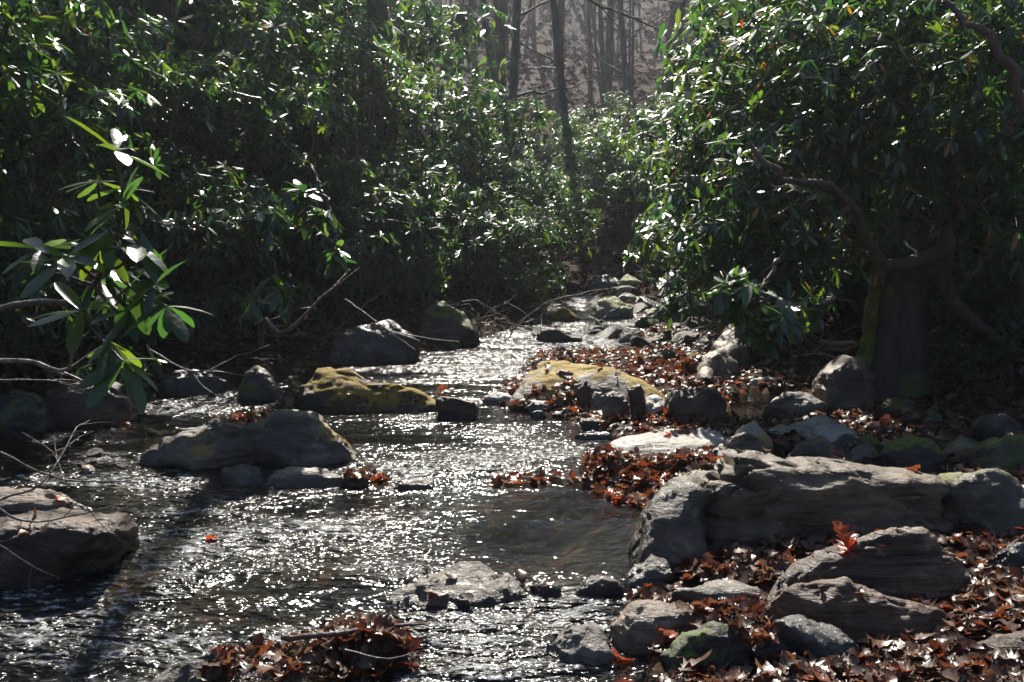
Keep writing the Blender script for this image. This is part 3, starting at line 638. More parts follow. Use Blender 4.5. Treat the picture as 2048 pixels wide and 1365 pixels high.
# mid and far litter on the slopes
n = 26000; y = 12+60*r.random(n)**1.6; x = r.uniform(-1, 1, n)*(.45*y+3); z, d = terr(x, y); k = (d > .1) | (y > 28)
x, y, z = x[k], y[k], z[k]
leaf_layer('hillside_leaf_litter', np.stack([x, y, z], 1), np.tile([0, -.25, 1.], (len(x), 1)), .08+.006*y*r.uniform(.5, 1.5, len(x)), 'brown fallen leaves covering the slope behind', lift=.02, mat='drylitter')
# drifts caught at the water
def drift(poly, n, label, s0=.05, s1=.09, h=.05, tint=.62):
    pts, nor, sz = [], [], []; pl = [tuple(p) for p in poly]; pa = np.array(poly, float)
    while len(pts) < n:
        px = r.uniform(pa[:, 0].min(), pa[:, 0].max()); py = r.uniform(pa[:, 1].min(), pa[:, 1].max())
        dd = sdf(np.array([px]), np.array([py]), pl)[0]
        if dd > 0: continue
        loc, nn, nm = hit(px, py); hh = h*min(1, -dd/25)
        pts.append((loc[0], loc[1], loc[2]+r.random()*hh)); nor.append((0, 0, 1)); sz.append(r.uniform(s0, s1))
    leaf_layer('leaf_drift', pts, nor, sz, label, tilt=.7, tint=tint)
drift([(1165,925),(1190,912),(1300,925),(1440,925),(1420,940),(1330,945),(1300,985),(1240,985),(1170,970)], 420, 'thick drift of red leaves before the flat pale slab', h=.11)
drift([(1170,975),(1290,990),(1285,1015),(1230,1005)], 60, 'red leaves sunk at the edge of the blue pool', h=.0, tint=.8)
drift([(690,945),(770,950),(775,968),(700,966)], 34, 'red leaves caught right of the flat wet shining rock', h=.04)
drift([(985,960),(1030,952),(1070,958),(1150,952),(1160,966),(1060,972),(990,975)], 48, 'line of red leaves along the lip of the lower pool', h=.04)
drift([(540,1300),(620,1270),(700,1250),(820,1250),(830,1340),(700,1365),(500,1365),(400,1365),(440,1310)], 210, 'heap of wet red leaves at the bottom centre', h=.035, tint=.5)
drift([(1350,1225),(1430,1215),(1530,1225),(1540,1290),(1490,1290),(1440,1238)], 120, 'red leaves between banded boulder and bark-like rock', h=.05)
drift([(1340,1130),(1420,1135),(1480,1160),(1370,1170)], 50, 'leaves in the dark gap under the largest boulder', h=.03)
drift([(1050,780),(1150,765),(1160,820),(1060,812)], 60, 'leaves lodged among the stones at front of the golden boulder', h=.05, tint=.7)
drift([(1350,820),(1440,845),(1470,860),(1300,862),(1280,835)], 90, 'leaves on the gravel bar near the round dull brown boulder', h=.02, tint=.8)
drift([(1230,715),(1400,720),(1400,780),(1340,770)], 200, 'carpet of red leaves on the bar behind the golden boulder', h=.03, tint=.5)
drift([(1280,648),(1350,650),(1352,672),(1280,672)], 40, 'dark leaves on the low brown rock in the riffle', h=.05)
drift([(860,775),(905,780),(900,796),(870,792)], 14, 'leaves at the right tip of the long mossy boulder', h=.02, tint=.8)
drift([(455,835),(530,822),(535,838),(465,845)], 26, 'dead leaves in the saddle of the big grey boulder', h=.02)

# single leaves that catch the eye
def single(px, py, size, label, group=None, mat='redleaf', stand=0, k=None, az=None, cat='leaf'):
    loc, nn, nm = hit(px, py); T, Qt = LT[k if k is not None else int(r.integers(18))]
    me = mk_mesh('fallen_leaf', T*size, Qt, M[mat], {'rnd': ('FACE', np.full(len(Qt), r.random()))})
    o = link('fallen_leaf', me, None, (loc[0], loc[1], loc[2]+.008+stand*size*.45)); a = az if az is not None else r.uniform(0, 6.3)
    o.rotation_euler = (r.normal(0, .2), -stand*1.2 or r.normal(0, .2), a)
    if stand: o.location.y -= .03
    return tag(o, label, cat, group)
single(1680, 1090, .13, 'bright red oak leaf standing against the largest boulder', stand=.6, k=0, az=1.9)
single(1700, 1098, .12, 'red leaf lying at foot of the upright bright red leaf', k=3)
single(870, 1190, .1, 'curled brown leaf on left half of the broad wet slab', mat='litter', k=1)
single(930, 1200, .09, 'pale curled leaf on middle of the broad wet slab', mat='litter', k=4)
single(1555, 885, .1, 'orange leaf cupped below the white knob of rock', k=6)
single(120, 1000, .08, 'orange leaf on the ridged flat stone at the left edge', k=1)
single(1330, 1262, .1, 'orange leaf between banded boulder and green-rimmed rock', k=9)
single(1245, 1320, .1, 'orange leaf in shallow water under the banded boulder', k=10)
single(1390, 1318, .13, 'large upright curled tan leaf before the green-rimmed rock', mat='litter', k=2)
single(425, 1080, .07, 'red leaf afloat on the glittering pool at the left', k=12)
single(1335, 870, .06, 'small red leaf on top of the flat pale slab', k=12)
single(250, 850, .08, 'orange leaf on the dark water at far left', k=13)
for px, py in [(1290,860),(1310,863),(1255,862),(1380,859)]:
    single(px, py, .07, 'dead leaf on back edge of the flat pale slab', 'leaves on the flat pale slab', 'litter')
for px, py in [(1640,1175),(1720,1190),(1800,1065),(1760,1095)]:
    single(px, py, .045, 'scrap of leaf stuck to the slanted slab', 'leaf scraps on the slanted slab', 'litter')
for px, py in [(700,790),(770,790),(830,800)]:
    single(px, py, .05, 'small leaf on the long mossy boulder', 'leaves on the long mossy boulder', 'litter')
for px, py in [(1560,1310),(1640,1330),(1700,1345),(1800,1330),(1850,1300),(1900,1340),(1780,1345),(1960,1200),(1990,1230),(2010,1180),(1940,1260),(1620,1345),(1480,1355),(1530,1350),(1870,1350)]:
    single(px, py, .11, 'large curled tan leaf lying on the litter at the bottom right', 'large tan leaves at the bottom right', 'litter')

# twigs and dead wood
def stick(name, ctrl, r0, r1, label, mat='twig', cat='twig', forks=2, group=None, sides=6, n=14, rough=0.0, fl=.35):
    pts = [np.array(at(px, py, Y)) for (px, py, Y) in ctrl]; P = curve(pts, n, .004*np.linalg.norm(pts[-1]-pts[0]), r)
    c = P[0].copy(); rad = np.linspace(r0, r1, n)
    o = link(name, None, None, c) if False else None
    mb = MB(); mb.tube(P-c, rad, sides, rough, 3)
    L = np.linalg.norm(P[-1]-P[0])
    for f in range(forks):
        i = int(r.integers(n//4, n-2)); d = (P[i+1]-P[i]); d /= np.linalg.norm(d); d = d+r.normal(0, .7, 3); e = P[i]+d*L*fl*r.uniform(.5, 1)
        m = (P[i]+e)/2+r.normal(0, .04*L, 3); mb.tube(curve([P[i], m, e], 7)-c, np.linspace(rad[i]*.6, r1*.5, 7), 4)
    o = link(name, mb.mesh(name, M[mat]), None, c); return tag(o, label, cat, group)
stick('branch', [(0,722,3.9),(60,722,3.9),(130,742,3.85),(150,690,3.8),(180,662,3.75)], .011, .004, 'pale forked bare branch reaching in from the left edge', 'drift', 'branch', 3)
stick('twig', [(-10,760,3.4),(120,765,3.5),(200,800,3.6)], .004, .001, 'thin bare twig under the pale forked branch')
stick('twig', [(0,905,3.4),(110,955,3.5),(240,965,3.7),(330,945,3.8)], .005, .001, 'long bare twig crossing the broken water at the left', forks=5)
stick('twig', [(0,1000,3.3),(90,960,3.4),(150,860,3.6),(180,840,3.7)], .005, .001, 'bare twig rising over the ridged flat stone', forks=4)
stick('twig', [(-20,1010,3.2),(60,1045,3.25),(170,1028,3.3),(260,1000,3.5)], .005, .001, 'bare twig lying across the dark boulder at the left edge', forks=3)
stick('twig', [(-10,1085,3.0),(60,1130,3.05),(120,1158,3.1)], .004, .001, 'twig hanging before the large dark boulder at the left', forks=1)
stick('twig', [(300,700,6.2),(390,745,6.0),(470,715,6.1),(540,690,6.3)], .007, .002, 'thin looping twig over shaded water left of the pyramid rock', forks=3)
stick('dead_branch', [(520,690,7.4),(528,640,7.3),(560,665,7.2),(600,640,7.2),(650,590,7.3),(700,540,7.5)], .022, .008, 'curved reddish dead branch low on the left bank', 'stem', 'branch', 4, sides=8, rough=.15, fl=.16)
stick('dead_branch', [(690,600,8.4),(760,650,8.2),(830,700,8.0)], .012, .004, 'thin dead branch slanting down to the left bank water', 'stem', 'branch', 5)
stick('twig', [(565,1275,3.35),(660,1270,3.3),(760,1255,3.35),(850,1248,3.4)], .012, .004, 'dark wet stick across the heap of red leaves', 'stem', 'twig', 3)
stick('twig', [(690,1300,3.2),(770,1318,3.15),(830,1305,3.2)], .004, .001, 'pale twig lying on the heap of red leaves', forks=2)
stick('twig', [(1678,1162,3.75),(1690,1185,3.7),(1678,1220,3.62)], .006, .003, 'short grey twig laid across the bark-like rock', 'drift', forks=3)
stick('twig', [(1425,1190,3.78),(1435,1170,3.8),(1440,1160,3.82)], .009, .005, 'brown curl of bark on the low speckled grey stone', 'stem', forks=1)
stick('twig', [(1300,685,11.5),(1400,690,11.2),(1500,700,11.0)], .012, .004, 'thin stick lying over the leafy bar behind the riffle', forks=3)
stick('twig', [(1250,688,10.9),(1248,720,10.8),(1262,690,10.7)], .012, .004, 'crooked stick upright in the sunlit riffle', forks=2)
stick('driftwood', [(1168,720,10.2),(1190,712,10.2),(1212,702,10.2)], .045, .03, 'short log end poking up behind the golden boulder', 'drift', 'driftwood', 0, sides=10, rough=.3)
stick('dead_branch', [(1440,700,9.8),(1500,690,9.5),(1560,720,9.0),(1640,710,8.6),(1730,725,8.2)], .02, .01, 'long bare stick on the leafy bank behind the side pool', 'drift', 'branch', 4)
stick('driftwood', [(1415,790,7.9),(1440,740,8.3),(1470,690,8.8),(1500,640,9.3)], .14, .11, 'weathered broken log leaning behind the gravel bar', 'drift', 'log', 3, sides=26, n=36, rough=.6, fl=.2)
stick('twig', [(1950,1150,4.4),(2000,1120,4.5),(2040,1135,4.5)], .005, .002, 'fine twig on the leaves at the right edge', forks=2)

for k in range(34):
    px = r.uniform(330, 1020); b = gpix(px, r.uniform(690, 735)-(px-330)*.055); Y0 = b[1]+r.uniform(.1, .8); L = r.uniform(.4, 1.2); sd = r.choice([-1, 1])
    q = [np.array([b[0], Y0, b[2]]), np.array([b[0]+sd*L*.4, Y0-.1, b[2]+L*r.uniform(.1, .45)]), np.array([b[0]+sd*L, Y0+r.uniform(-.4, .2), b[2]+L*r.uniform(-.1, .7)])]
    mb = MB(); P = curve(q, 12, .02, r); r0 = r.uniform(.004, .014); mb.tube(P-P[0], np.linspace(r0, .002, 12), 5)
    for f in range(3):
        i = int(r.integers(4, 11)); e = P[i]+r.normal(0, .2, 3)*L; mb.tube(curve([P[i], (P[i]+e)/2+r.normal(0, .03, 3), e], 6)-P[0], np.linspace(r0*.5, .0015, 6), 4)
    tag(link('twig', mb.mesh('twig', M['twig' if k % 3 else 'stem']), None, P[0]), 'bare crooked twig in the tangle under the left bank shrubs', 'twig', 'twig tangle on the left bank')

# ------------------------------------------------------------------ rhododendrons
def rleaf(r, seg=4):
    t = np.array([0, .10, .38, .72, .92, 1.0]) if seg == 4 else np.array([0, .3, .75, 1.0]); w = np.array([.02, .055, .125, .13, .07, .004]) if seg == 4 else np.array([.015, .11, .12, .004])
    w = w*r.uniform(.95, 1.25)*(1.05 if seg == 4 else .88); dr = r.uniform(.02, .6); fold = r.uniform(-.25, .55); V = []
    for x, ww in zip(t, w):
        zc = -dr*x*x*.45
        for s in (-1, 0, 1): V.append([x*(1-.1*dr*x), s*ww, zc+(abs(s)*ww*fold)])
    Q = [[i*3+s, i*3+s+1, i*3+s+4, i*3+s+3] for i in range(len(t)-1) for s in (0, 1)]
    return np.array(V), np.array(Q)
RT4 = [rleaf(rl, 4) for _ in range(8)]; RT3 = [rleaf(rl, 3) for _ in range(8)]
def whorls(mb, P, A, ll, r, temps, droop=.35, nl=(6, 11), yel=.009):
    """rosettes of leaves at P with axes A"""
    n = len(P); cnt = r.integers(nl[0], nl[1]+1, n); idx = np.repeat(np.arange(n), cnt); m = len(idx)
    ph = np.concatenate([np.arange(c)/c*2*np.pi for c in cnt])+r.uniform(0, 6, n)[idx]+r.normal(0, .22, m)
    Ax = A/np.linalg.norm(A, axis=1)[:, None]; ref = np.tile([.3, .9, .2], (n, 1)); U = np.cross(Ax, ref); U /= np.linalg.norm(U, axis=1)[:, None]; W = np.cross(Ax, U)
    dr = np.clip(r.normal(droop, .3, n), -.3, 1.3)[idx]+r.normal(0, .2, m)
    d = np.cos(ph)[:, None]*U[idx]+np.sin(ph)[:, None]*W[idx]+Ax[idx]*(.35-dr*.5)[:, None]
    d[:, 2] -= np.clip(dr, 0, 2)*.8
    up = Ax[idx]*.2+np.array([0, -.12, 1.])+r.normal(0, .24, (m, 3)); 
    size = ll*r.uniform(.65, 1.15, m); base = P[idx]+d*0.004
    rn = np.clip(r.random(n)[idx]*.75+r.random(m)*.25, 0, .968); rn = np.where(r.random(m) < yel, r.uniform(.98, 1, m), rn)
    scatter(mb, base, d, up, size, rn, temps, r)

def shrub_parts(seed, w=1.6, h=3.4, nw=430, ll=.155, z0=.5, lean=(0, 0), dens_temps=None, nst=5):
    """returns list of stem meshes + foliage mesh, base at origin"""
    r = np.random.default_rng(seed); lobes = []
    for k in range(17):
        a = r.uniform(0, 6.3); q = r.random()**.5; z = z0+.35+(h-z0-.5)*r.random()
        env = math.sqrt(max(.12, 1-((z-z0)/(h-z0)*2-.95)**2*.8)); lobes.append([math.cos(a)*q*w*env+lean[0]*z, math.sin(a)*q*w*env+lean[1]*z, z, r.uniform(.35, .7)])
    lobes = np.array(lobes)
    which = r.integers(0, len(lobes), nw); D = r.normal(size=(nw, 3)); D[:, 2] = D[:, 2]*.7+.25; D /= np.linalg.norm(D, axis=1)[:, None]
    P = lobes[which, :3]+D*(lobes[which, 3]*r.uniform(.55, 1.05, nw))[:, None]*np.array([1.15, 1.15, .8])
    P[:, 2] = np.maximum(P[:, 2], .25)
    fol = MB(); A = D+np.array([0, 0, .5]); whorls(fol, P, A, ll, r, dens_temps or RT3, .5)
    stems = []; nodes = []
    for s in range(nst):
        a = s/nst*6.28+r.uniform(-.5, .5); tgt = lobes[r.integers(len(lobes))]
        b = np.array([math.cos(a)*.12, math.sin(a)*.12, -.15]); m1 = b+np.array([math.cos(a)*.3, math.sin(a)*.3, .6])+r.normal(0, .15, 3); m2 = (m1+tgt[:3])/2+r.normal(0, .22, 3)
        Pc = curve([b, m1, m2, tgt[:3]], 16, .018, r); mb = MB(); mb.tube(Pc, np.linspace(.045, .012, 16)*r.uniform(.7, 1.2), 7, .2, s); stems.append(mb); nodes += [(p, mb) for p in Pc[5:]]
    npos = np.array([p for p, _ in nodes]); 
    for L in lobes:
        i = int(np.argmin(((npos-L[:3])**2).sum(1)+.3*(npos[:, 2] > L[2]))); p, mb = nodes[i]
        mb.tube(curve([p, (p+L[:3])/2+r.normal(0, .12, 3), L[:3]], 8, .01, r), np.linspace(.014, .007, 8), 5)
    for k in range(0, nw, 1 if nw < 200 else 2):
        c = lobes[which[k], :3]+D[k]*.1; m = (c+P[k])/2+r.normal(0, .05, 3)
        fol.tube(curve([c, m, P[k]], 4), np.linspace(.005, .0028, 4), 3)
    return [m.mesh('stem', M['stem']) for m in stems], fol
def make_shrub(seed, **k):
    st, fol = shrub_parts(seed, **k); nm = 'rhododendron_shrub'
    root = bpy.data.objects.new(nm, None); C.objects.link(root)
    fm = fol.mesh('foliage', M['rhodo']); link('foliage', fm, root)
    for m in st: link('stem', m, root)
    return root
PROTO = [lambda s=s, kw=kw: make_shrub(s, **kw) for s, kw in [
    (101, dict(w=1.5, h=3.3, nw=700, z0=.45)), (102, dict(w=1.7, h=3.0, nw=720, z0=.3)), (103, dict(w=1.4, h=3.8, nw=740, z0=.6)),
    (104, dict(w=1.8, h=3.4, nw=740, z0=.35)), (105, dict(w=1.5, h=2.4, nw=620, z0=.1))]]
_made = {}
def place_shrub(k, x, y, s, rz, label, group, sz=None, dz=0):
    if k not in _made: o = PROTO[k](); _made[k] = o
    else: o = copy_tree(_made[k])
    z = float(terr(x, y)[0][0]); o.location = (x, y, z-.05+dz); o.rotation_euler = (0, 0, rz); o.scale = (s, s, sz or s)
    return tag(o, label, 'shrub', group)
def X_(px, Y): return (px-1024)/F*Y
GL, GC, GR = 'rhododendrons on the left bank', 'rhododendrons upstream', 'rhododendrons on the right bank'
SH = [ # variant, px, Y, scale, label, group
 (1, 1880, 11.2, 1.95, 'towering rhododendron added behind the great gnarled one to shade the stump', GR),  # added sun blocker: shades the stump and right bank litter
 (3, 2110, 9.8, 1.9, 'towering rhododendron added for shade at the right edge, its top out of the picture', GR),  # added to keep the sun off the right side foliage
 (1, 10, 11.4, 1.75, 'towering rhododendron added for shade behind the near branch, upper left', GL),  # added so its shadow darkens the upper left
 (4, 900, 14.4, .8, 'low rhododendron touching the left bank water below the bright bend', GL),
 (4, 985, 15.6, .7, 'low rhododendron at the inner bend, left of the dark mossy rock', GL),
 (4, 700, 11.6, .75, 'low rhododendron between the pale-patched rock and the broad shaded boulder', GL),
 (4, 420, 10.2, .7, 'low rhododendron in the gap left of the curved reddish dead branch', GL),
 (4, 560, 12.4, .95, 'dark low rhododendron second row behind the curved reddish dead branch', GL),
 (4, 850, 15.8, 1.0, 'dark low rhododendron second row behind the broad shaded boulder', GL),
 (4, 1190, 21.0, .8, 'low rhododendron closing the channel behind the far dark round boulder', GC),
 (4, 1270, 22.0, .95, 'low rhododendron closing the channel behind the mossy pale far boulder', GC),
 (2, 1230, 24.5, .6, 'rhododendron standing behind the two low ones that close the channel', GC),
 (1, 1340, 19.0, .7, 'low sunlit rhododendron right of the upper channel', GC),
 (4, 60, 7.6, .75, 'low dark rhododendron on the left bank under the large-leaved near branch', GL),
 (4, 330, 9.6, .72, 'low rhododendron right behind the shaded dark rock of the left bank', GL),
 (4, 500, 10.2, .7, 'low rhododendron over the curved reddish dead branch, nearest the water', GL),
 (4, 640, 11.4, .8, 'low rhododendron behind the rock with the pale patch', GL),
 (4, 780, 12.8, .85, 'low rhododendron right behind the broad shaded boulder', GL),
 (4, 200, 11.2, 1.0, 'shadowed rhododendron filling the gap behind the shadowed brown rock', GL),
 (0, 420, 12.8, 1.1, 'mid-height rhododendron between first and back rows, left centre', GL),
 (2, 620, 14.0, 1.1, 'mid-height rhododendron between first and back rows, under the sunbeam', GL),
 (3, -150, 13.0, 2.1, 'towering rhododendron added for shade at the far upper left whose top leaves the picture', GL),  # oversized shrub added as canopy shade over the left bank
 (0, 220, 16.5, 1.9, 'towering rhododendron behind the upper left thicket', GL),
 (3, 2020, 12.6, 2.0, 'towering rhododendron added for shade at the far upper right whose top leaves the picture', GR),  # oversized shrub added as canopy shade over the right bank
 (1, 2330, 11.0, 2.1, 'towering rhododendron added for shade past the right edge', GR),  # added mostly outside the frame, casts shade inwards
 (0, 1780, 16.0, 1.9, 'towering rhododendron added for shade behind the upper right thicket', GR),  # added tall behind the thicket to shade the right side

 (0, -260, 6.6, .95, 'shadowed rhododendron at the far left edge, behind the pale forked branch', GL),
 (1, 20, 8.4, .9, 'dark rhododendron directly behind the large-leaved near branch', GL),
 (2, 225, 9.8, .8, 'rhododendron above the shadowed brown rock at the left', GL),
 (3, 420, 11.0, .75, 'rhododendron hanging over the rapid by the pyramid rock', GL),
 (0, 560, 11.4, .8, 'rhododendron above the curved reddish dead branch', GL),
 (2, 690, 12.8, .85, 'rhododendron over the long low dark rock of the left bank', GL),
 (1, 800, 14.4, .95, 'sunlit rhododendron above the broad shaded boulder', GL),
 (3, 880, 16.2, .95, 'bright rhododendron over the bend of the left bank', GL),
 (0, -100, 10.5, 1.25, 'tall dark rhododendron filling the upper left corner', GL),
 (3, 110, 12.5, 1.3, 'tall rhododendron behind the first row, upper left', GL),
 (2, 330, 13.8, 1.25, 'tall rhododendron second from the upper left corner, back row', GL),
 (1, 530, 15.2, 1.45, 'tall rhododendron at the foot of the mossy left trunk', GL),
 (0, 690, 17.2, 1.5, 'high rhododendron left of the hazy sunbeam', GL),
 (3, 830, 19.5, 1.5, 'high rhododendron lit by the hazy sunbeam', GL),
 (2, 915, 19.0, .75, 'pale green rhododendron with drooping whorls left of the far stream', GL),
 (1, 965, 16.8, .6, 'rhododendron dipping to the water left of the upper stream', GL),
 (4, 1035, 17.6, .85, 'low rhododendron beside the dark mossy rock upstream', GL),
 (4, 940, 13.6, .7, 'small low rhododendron right of the broad shaded boulder', GL),
 (4, 1050, 22.0, .75, 'low bluish green rhododendron by the upper stream', GC),
 (1, 1110, 25.5, .68, 'hazy rhododendron behind the far dark round boulder', GC),
 (3, 1000, 25.5, .62, 'rhododendron under the two leaning trunks', GC),
 (0, 1180, 28, .68, 'distant hazy rhododendron in the middle of the valley', GC),
 (2, 1265, 28.5, .62, 'distant rhododendron right of the valley middle', GC),
 (4, 1330, 22.5, .95, 'rhododendron behind the round pale greenish boulder', GC),
 (1, 1410, 24.0, .85, 'sunlit rhododendron behind the left fringe of the right bank thicket', GC),
 (3, 1500, 17.5, 1.0, 'rhododendron above the upper stream on the right', GR),
 (0, 1480, 13.2, .95, 'yellow-flecked rhododendron overhanging the riffle', GR),
 (2, 1600, 15.0, 1.2, 'tall rhododendron behind the yellow-flecked one', GR),
 (1, 1580, 10.6, .82, 'bright green rhododendron hanging above the weathered log', GR),
 (3, 1740, 12.0, 1.2, 'rhododendron between the weathered log and the mossy stump, back row', GR),
 (0, 1880, 10.4, 1.1, 'dark rhododendron behind the mossy stump', GR),
 (2, 2000, 9.6, 1.1, 'dark rhododendron at the upper right edge', GR),
 (1, 1860, 14.6, 1.5, 'high rhododendron at the upper right, back row', GR),
 (0, 2040, 13.2, 1.5, 'high shadowed rhododendron at the far upper right, back row', GR),
 (3, 2250, 8.4, 1.2, 'shadowed rhododendron beyond the right edge', GR),
 (3, 1690, 19.5, 1.6, 'high rhododendron behind the right bank thicket', GR),
 (4, 2010, 7.4, .45, 'small dark rhododendron sprig in the leaves at the right', GR),
]
for (k, px, Y, s, lab, gr) in SH:
    place_shrub(k, X_(px, Y), Y, s, rng.uniform(0, 6.3), lab, gr, dz=-.25 if (k == 4 and gr == GL) else 0)

# custom big rhododendron with gnarled limbs on the right bank
def limb_shrub(name, base, limbs, blobs, nw, ll, label, group, seed, temps=RT3, droop=.4):
    r = np.random.default_rng(seed); base = np.array(base)
    root = bpy.data.objects.new(name, None); C.objects.link(root); root.location = base
    allp = []
    for (ctrl, r0, r1) in limbs:
        pts = [at(*c) for c in ctrl]; P = curve(pts, 26, .012, r); mb = MB(); mb.tube(P-base, np.linspace(r0, r1, 26), 10, .22, seed); allp.append((P, mb))
    npos = np.vstack([P for P, _ in allp]); own = np.repeat(np.arange(len(allp)), [len(P) for P, _ in allp])
    fol = MB(); B = np.array([[*at(px, py, Y), rad] for (px, py, Y, rad) in blobs])
    for b in B:
        i = int(np.argmin(((npos-b[:3])**2).sum(1))); p = npos[i]; mid = (p+b[:3])/2+r.normal(0, .08, 3)
        allp[own[i]][1].tube(curve([p, mid, b[:3]], 9, .008, r)-base, np.linspace(.016, .006, 9), 6)
    wt = B[:, 3]**2; which = r.choice(len(B), nw, p=wt/wt.sum()); D = r.normal(size=(nw, 3)); D[:, 2] = .8*D[:, 2]+.1; D /= np.linalg.norm(D, axis=1)[:, None]
    P = B[which, :3]+D*(B[which, 3]*r.uniform(.3, 1.05, nw))[:, None]
    whorls(fol, P-base, D+np.array([0, 0, .5]), ll, r, temps, droop, yel=.028 if nw > 500 else .006)
    for k in range(nw):
        c = B[which[k], :3]; fol.tube(curve([c, (c+P[k])/2+r.normal(0, .04, 3), P[k]], 4)-base, np.linspace(.0045, .0025, 4), 3)
    link('foliage', fol.mesh('foliage', M['rhodo']), root)
    for _, mb in allp: link('limb', mb.mesh('limb', M['stem']), root)
    return tag(root, label, 'shrub', group)
rb = gpix(2010, 770)
limb_shrub('rhododendron_shrub', at(2010, 700, 7.4),
  [([(2010,700,7.4),(1935,640,7.2),(1890,560,7.0),(1885,500,6.9),(1830,520,6.7),(1775,535,6.5),(1745,500,6.4),(1725,440,6.3),(1690,395,6.2),(1640,368,6.1),(1570,362,6.0),(1530,330,6.0),(1500,290,6.0)], .055, .014),
   ([(2010,700,7.4),(1900,600,7.2),(1893,480,7.1),(1885,410,7.0),(1860,345,7.0),(1830,250,7.0),(1800,120,7.0)], .06, .02),
   ([(1700,415,6.2),(1660,430,6.2),(1635,420,6.15),(1625,395,6.1),(1590,385,6.05),(1540,370,6.0)], .022, .008),
   ([(2030,690,7.4),(2040,560,7.2),(1990,500,7.0),(1935,560,6.9)], .04, .015),
   ([(2080,300,6.0),(2000,100,6.0),(1930,40,6.0),(1880,0,6.0)], .028, .016)],
  [(1400,470,7.2,.45),(1450,540,6.8,.4),(1400,400,7.6,.45),(1430,300,7.8,.5),(1390,350,8.2,.45),(1490,450,6.6,.4),(1540,580,6.4,.32),(1520,340,6.6,.45),(1600,450,6.2,.32),(1600,260,6.8,.5),(1500,200,7.4,.55),(1420,180,8.2,.45),(1400,110,8.8,.4),(1700,300,6.8,.5),(1680,150,7.0,.55),(1600,80,7.4,.6),(1500,60,8.0,.5),(1800,350,6.8,.45),(1800,180,6.8,.55),(1780,40,7.0,.55),(1920,300,6.6,.5),(1930,150,6.6,.5),(2000,420,6.6,.45),(2020,250,6.4,.45),(2000,60,6.6,.55),(1650,540,6.6,.28),(1520,620,6.3,.22),(1600,580,6.6,.25),(1380,560,7.6,.3),(1840,440,7.4,.35),(1700,470,7.2,.35)],
  1500, .12, 'great rhododendron with gnarled winding limbs beside the mossy stump', GR, 77)
limb_shrub('rhododendron_branch', at(1560, 520, 5.6),
  [([(1560,520,5.6),(1530,570,5.5),(1500,620,5.4)], .012, .005), ([(1640,600,5.4),(1640,650,5.35),(1640,690,5.3)], .008, .003)],
  [(1500,600,5.5,.12),(1545,640,5.4,.14),(1470,570,5.6,.12),(1600,610,5.5,.12),(1640,700,5.35,.03)], 34, .15, 'low drooping rhododendron spray over the log end', GR, 78, RT4, .75)
limb_shrub('rhododendron_branch', at(1400, 560, 9.2),
  [([(1400,560,9.2),(1330,590,9.1),(1330,620,9.0)], .01, .004), ([(1260,600,9.2),(1200,640,9.1),(1195,650,9.0)], .006, .003)],
  [(1335,625,9.0,.1),(1370,590,9.0,.14),(1190,648,9.0,.07)], 16, .14, 'small rhododendron sprays hanging over the sunlit riffle', GR, 79, RT4, .7)
limb_shrub('rhododendron_branch', at(620, 330, 7.0),
  [([(620,330,7.0),(660,420,6.8),(668,490,6.6)], .012, .004), ([(480,420,6.6),(540,520,6.3),(560,580,6.2)], .012, .004)],
  [(668,500,6.6,.07),(640,440,6.7,.1),(555,585,6.2,.08),(520,600,6.2,.06),(540,440,6.5,.14),(590,400,6.8,.14)], 30, .15, 'rhododendron sprays drooping over the shaded bank at left centre', GL, 80, RT4, .75)

# the large-leaved branch close to the camera
def near_branch():
    r = np.random.default_rng(21)
    W = [(232,303,3.05,.9),(196,363,3.0,.3),(252,378,3.0,.4),(246,412,2.95,.6),(211,468,2.95,.2),(132,516,2.85,.2),(272,490,2.9,.3),(312,569,2.85,.35),(259,573,2.95,.6),(163,622,3.0,.2),(259,622,2.9,.4),(334,613,2.85,.5),(220,683,2.9,.6),(246,723,2.85,.7),(85,500,2.95,.4),(190,560,3.05,.5)]
    base = at(-200, 660, 3.3); root = bpy.data.objects.new('rhododendron_branch', None); C.objects.link(root); root.location = base
    main = curve([at(-200, 660, 3.3), at(60, 610, 3.15), at(160, 600, 3.05), at(215, 520, 3.0), at(245, 420, 3.0), at(232, 303, 3.05)], 30, .004, r)
    mb = MB(); mb.tube(main-base, np.linspace(.014, .004, 30), 8, .1, 4); fol = MB(); P = []; A = []
    for (px, py, Y, dr) in W:
        p = at(px, py, Y); i = int(np.argmin(((main-p)**2).sum(1)*(1+.0*main[:, 2]))); i = max(0, i-2)
        mb.tube(curve([main[i], (main[i]+p)/2+r.normal(0, .02, 3)+np.array([0, 0, -.02]), p], 8)-base, np.linspace(.006, .0035, 8), 6); P.append(p-base); A.append(r.normal(0, .35, 3)+np.array([.1, -.25, .8]))
    n = len(P)
    whorls(fol, np.array(P), np.array(A), .15, r, RT4, .35, (6, 8))
    link('foliage', fol.mesh('foliage', M['rhodo']), root); link('limb', mb.mesh('limb', M['stem']), root)
    tag(root, 'near rhododendron branch with large leathery leaves over the left bank', 'branch', GL)
near_branch()

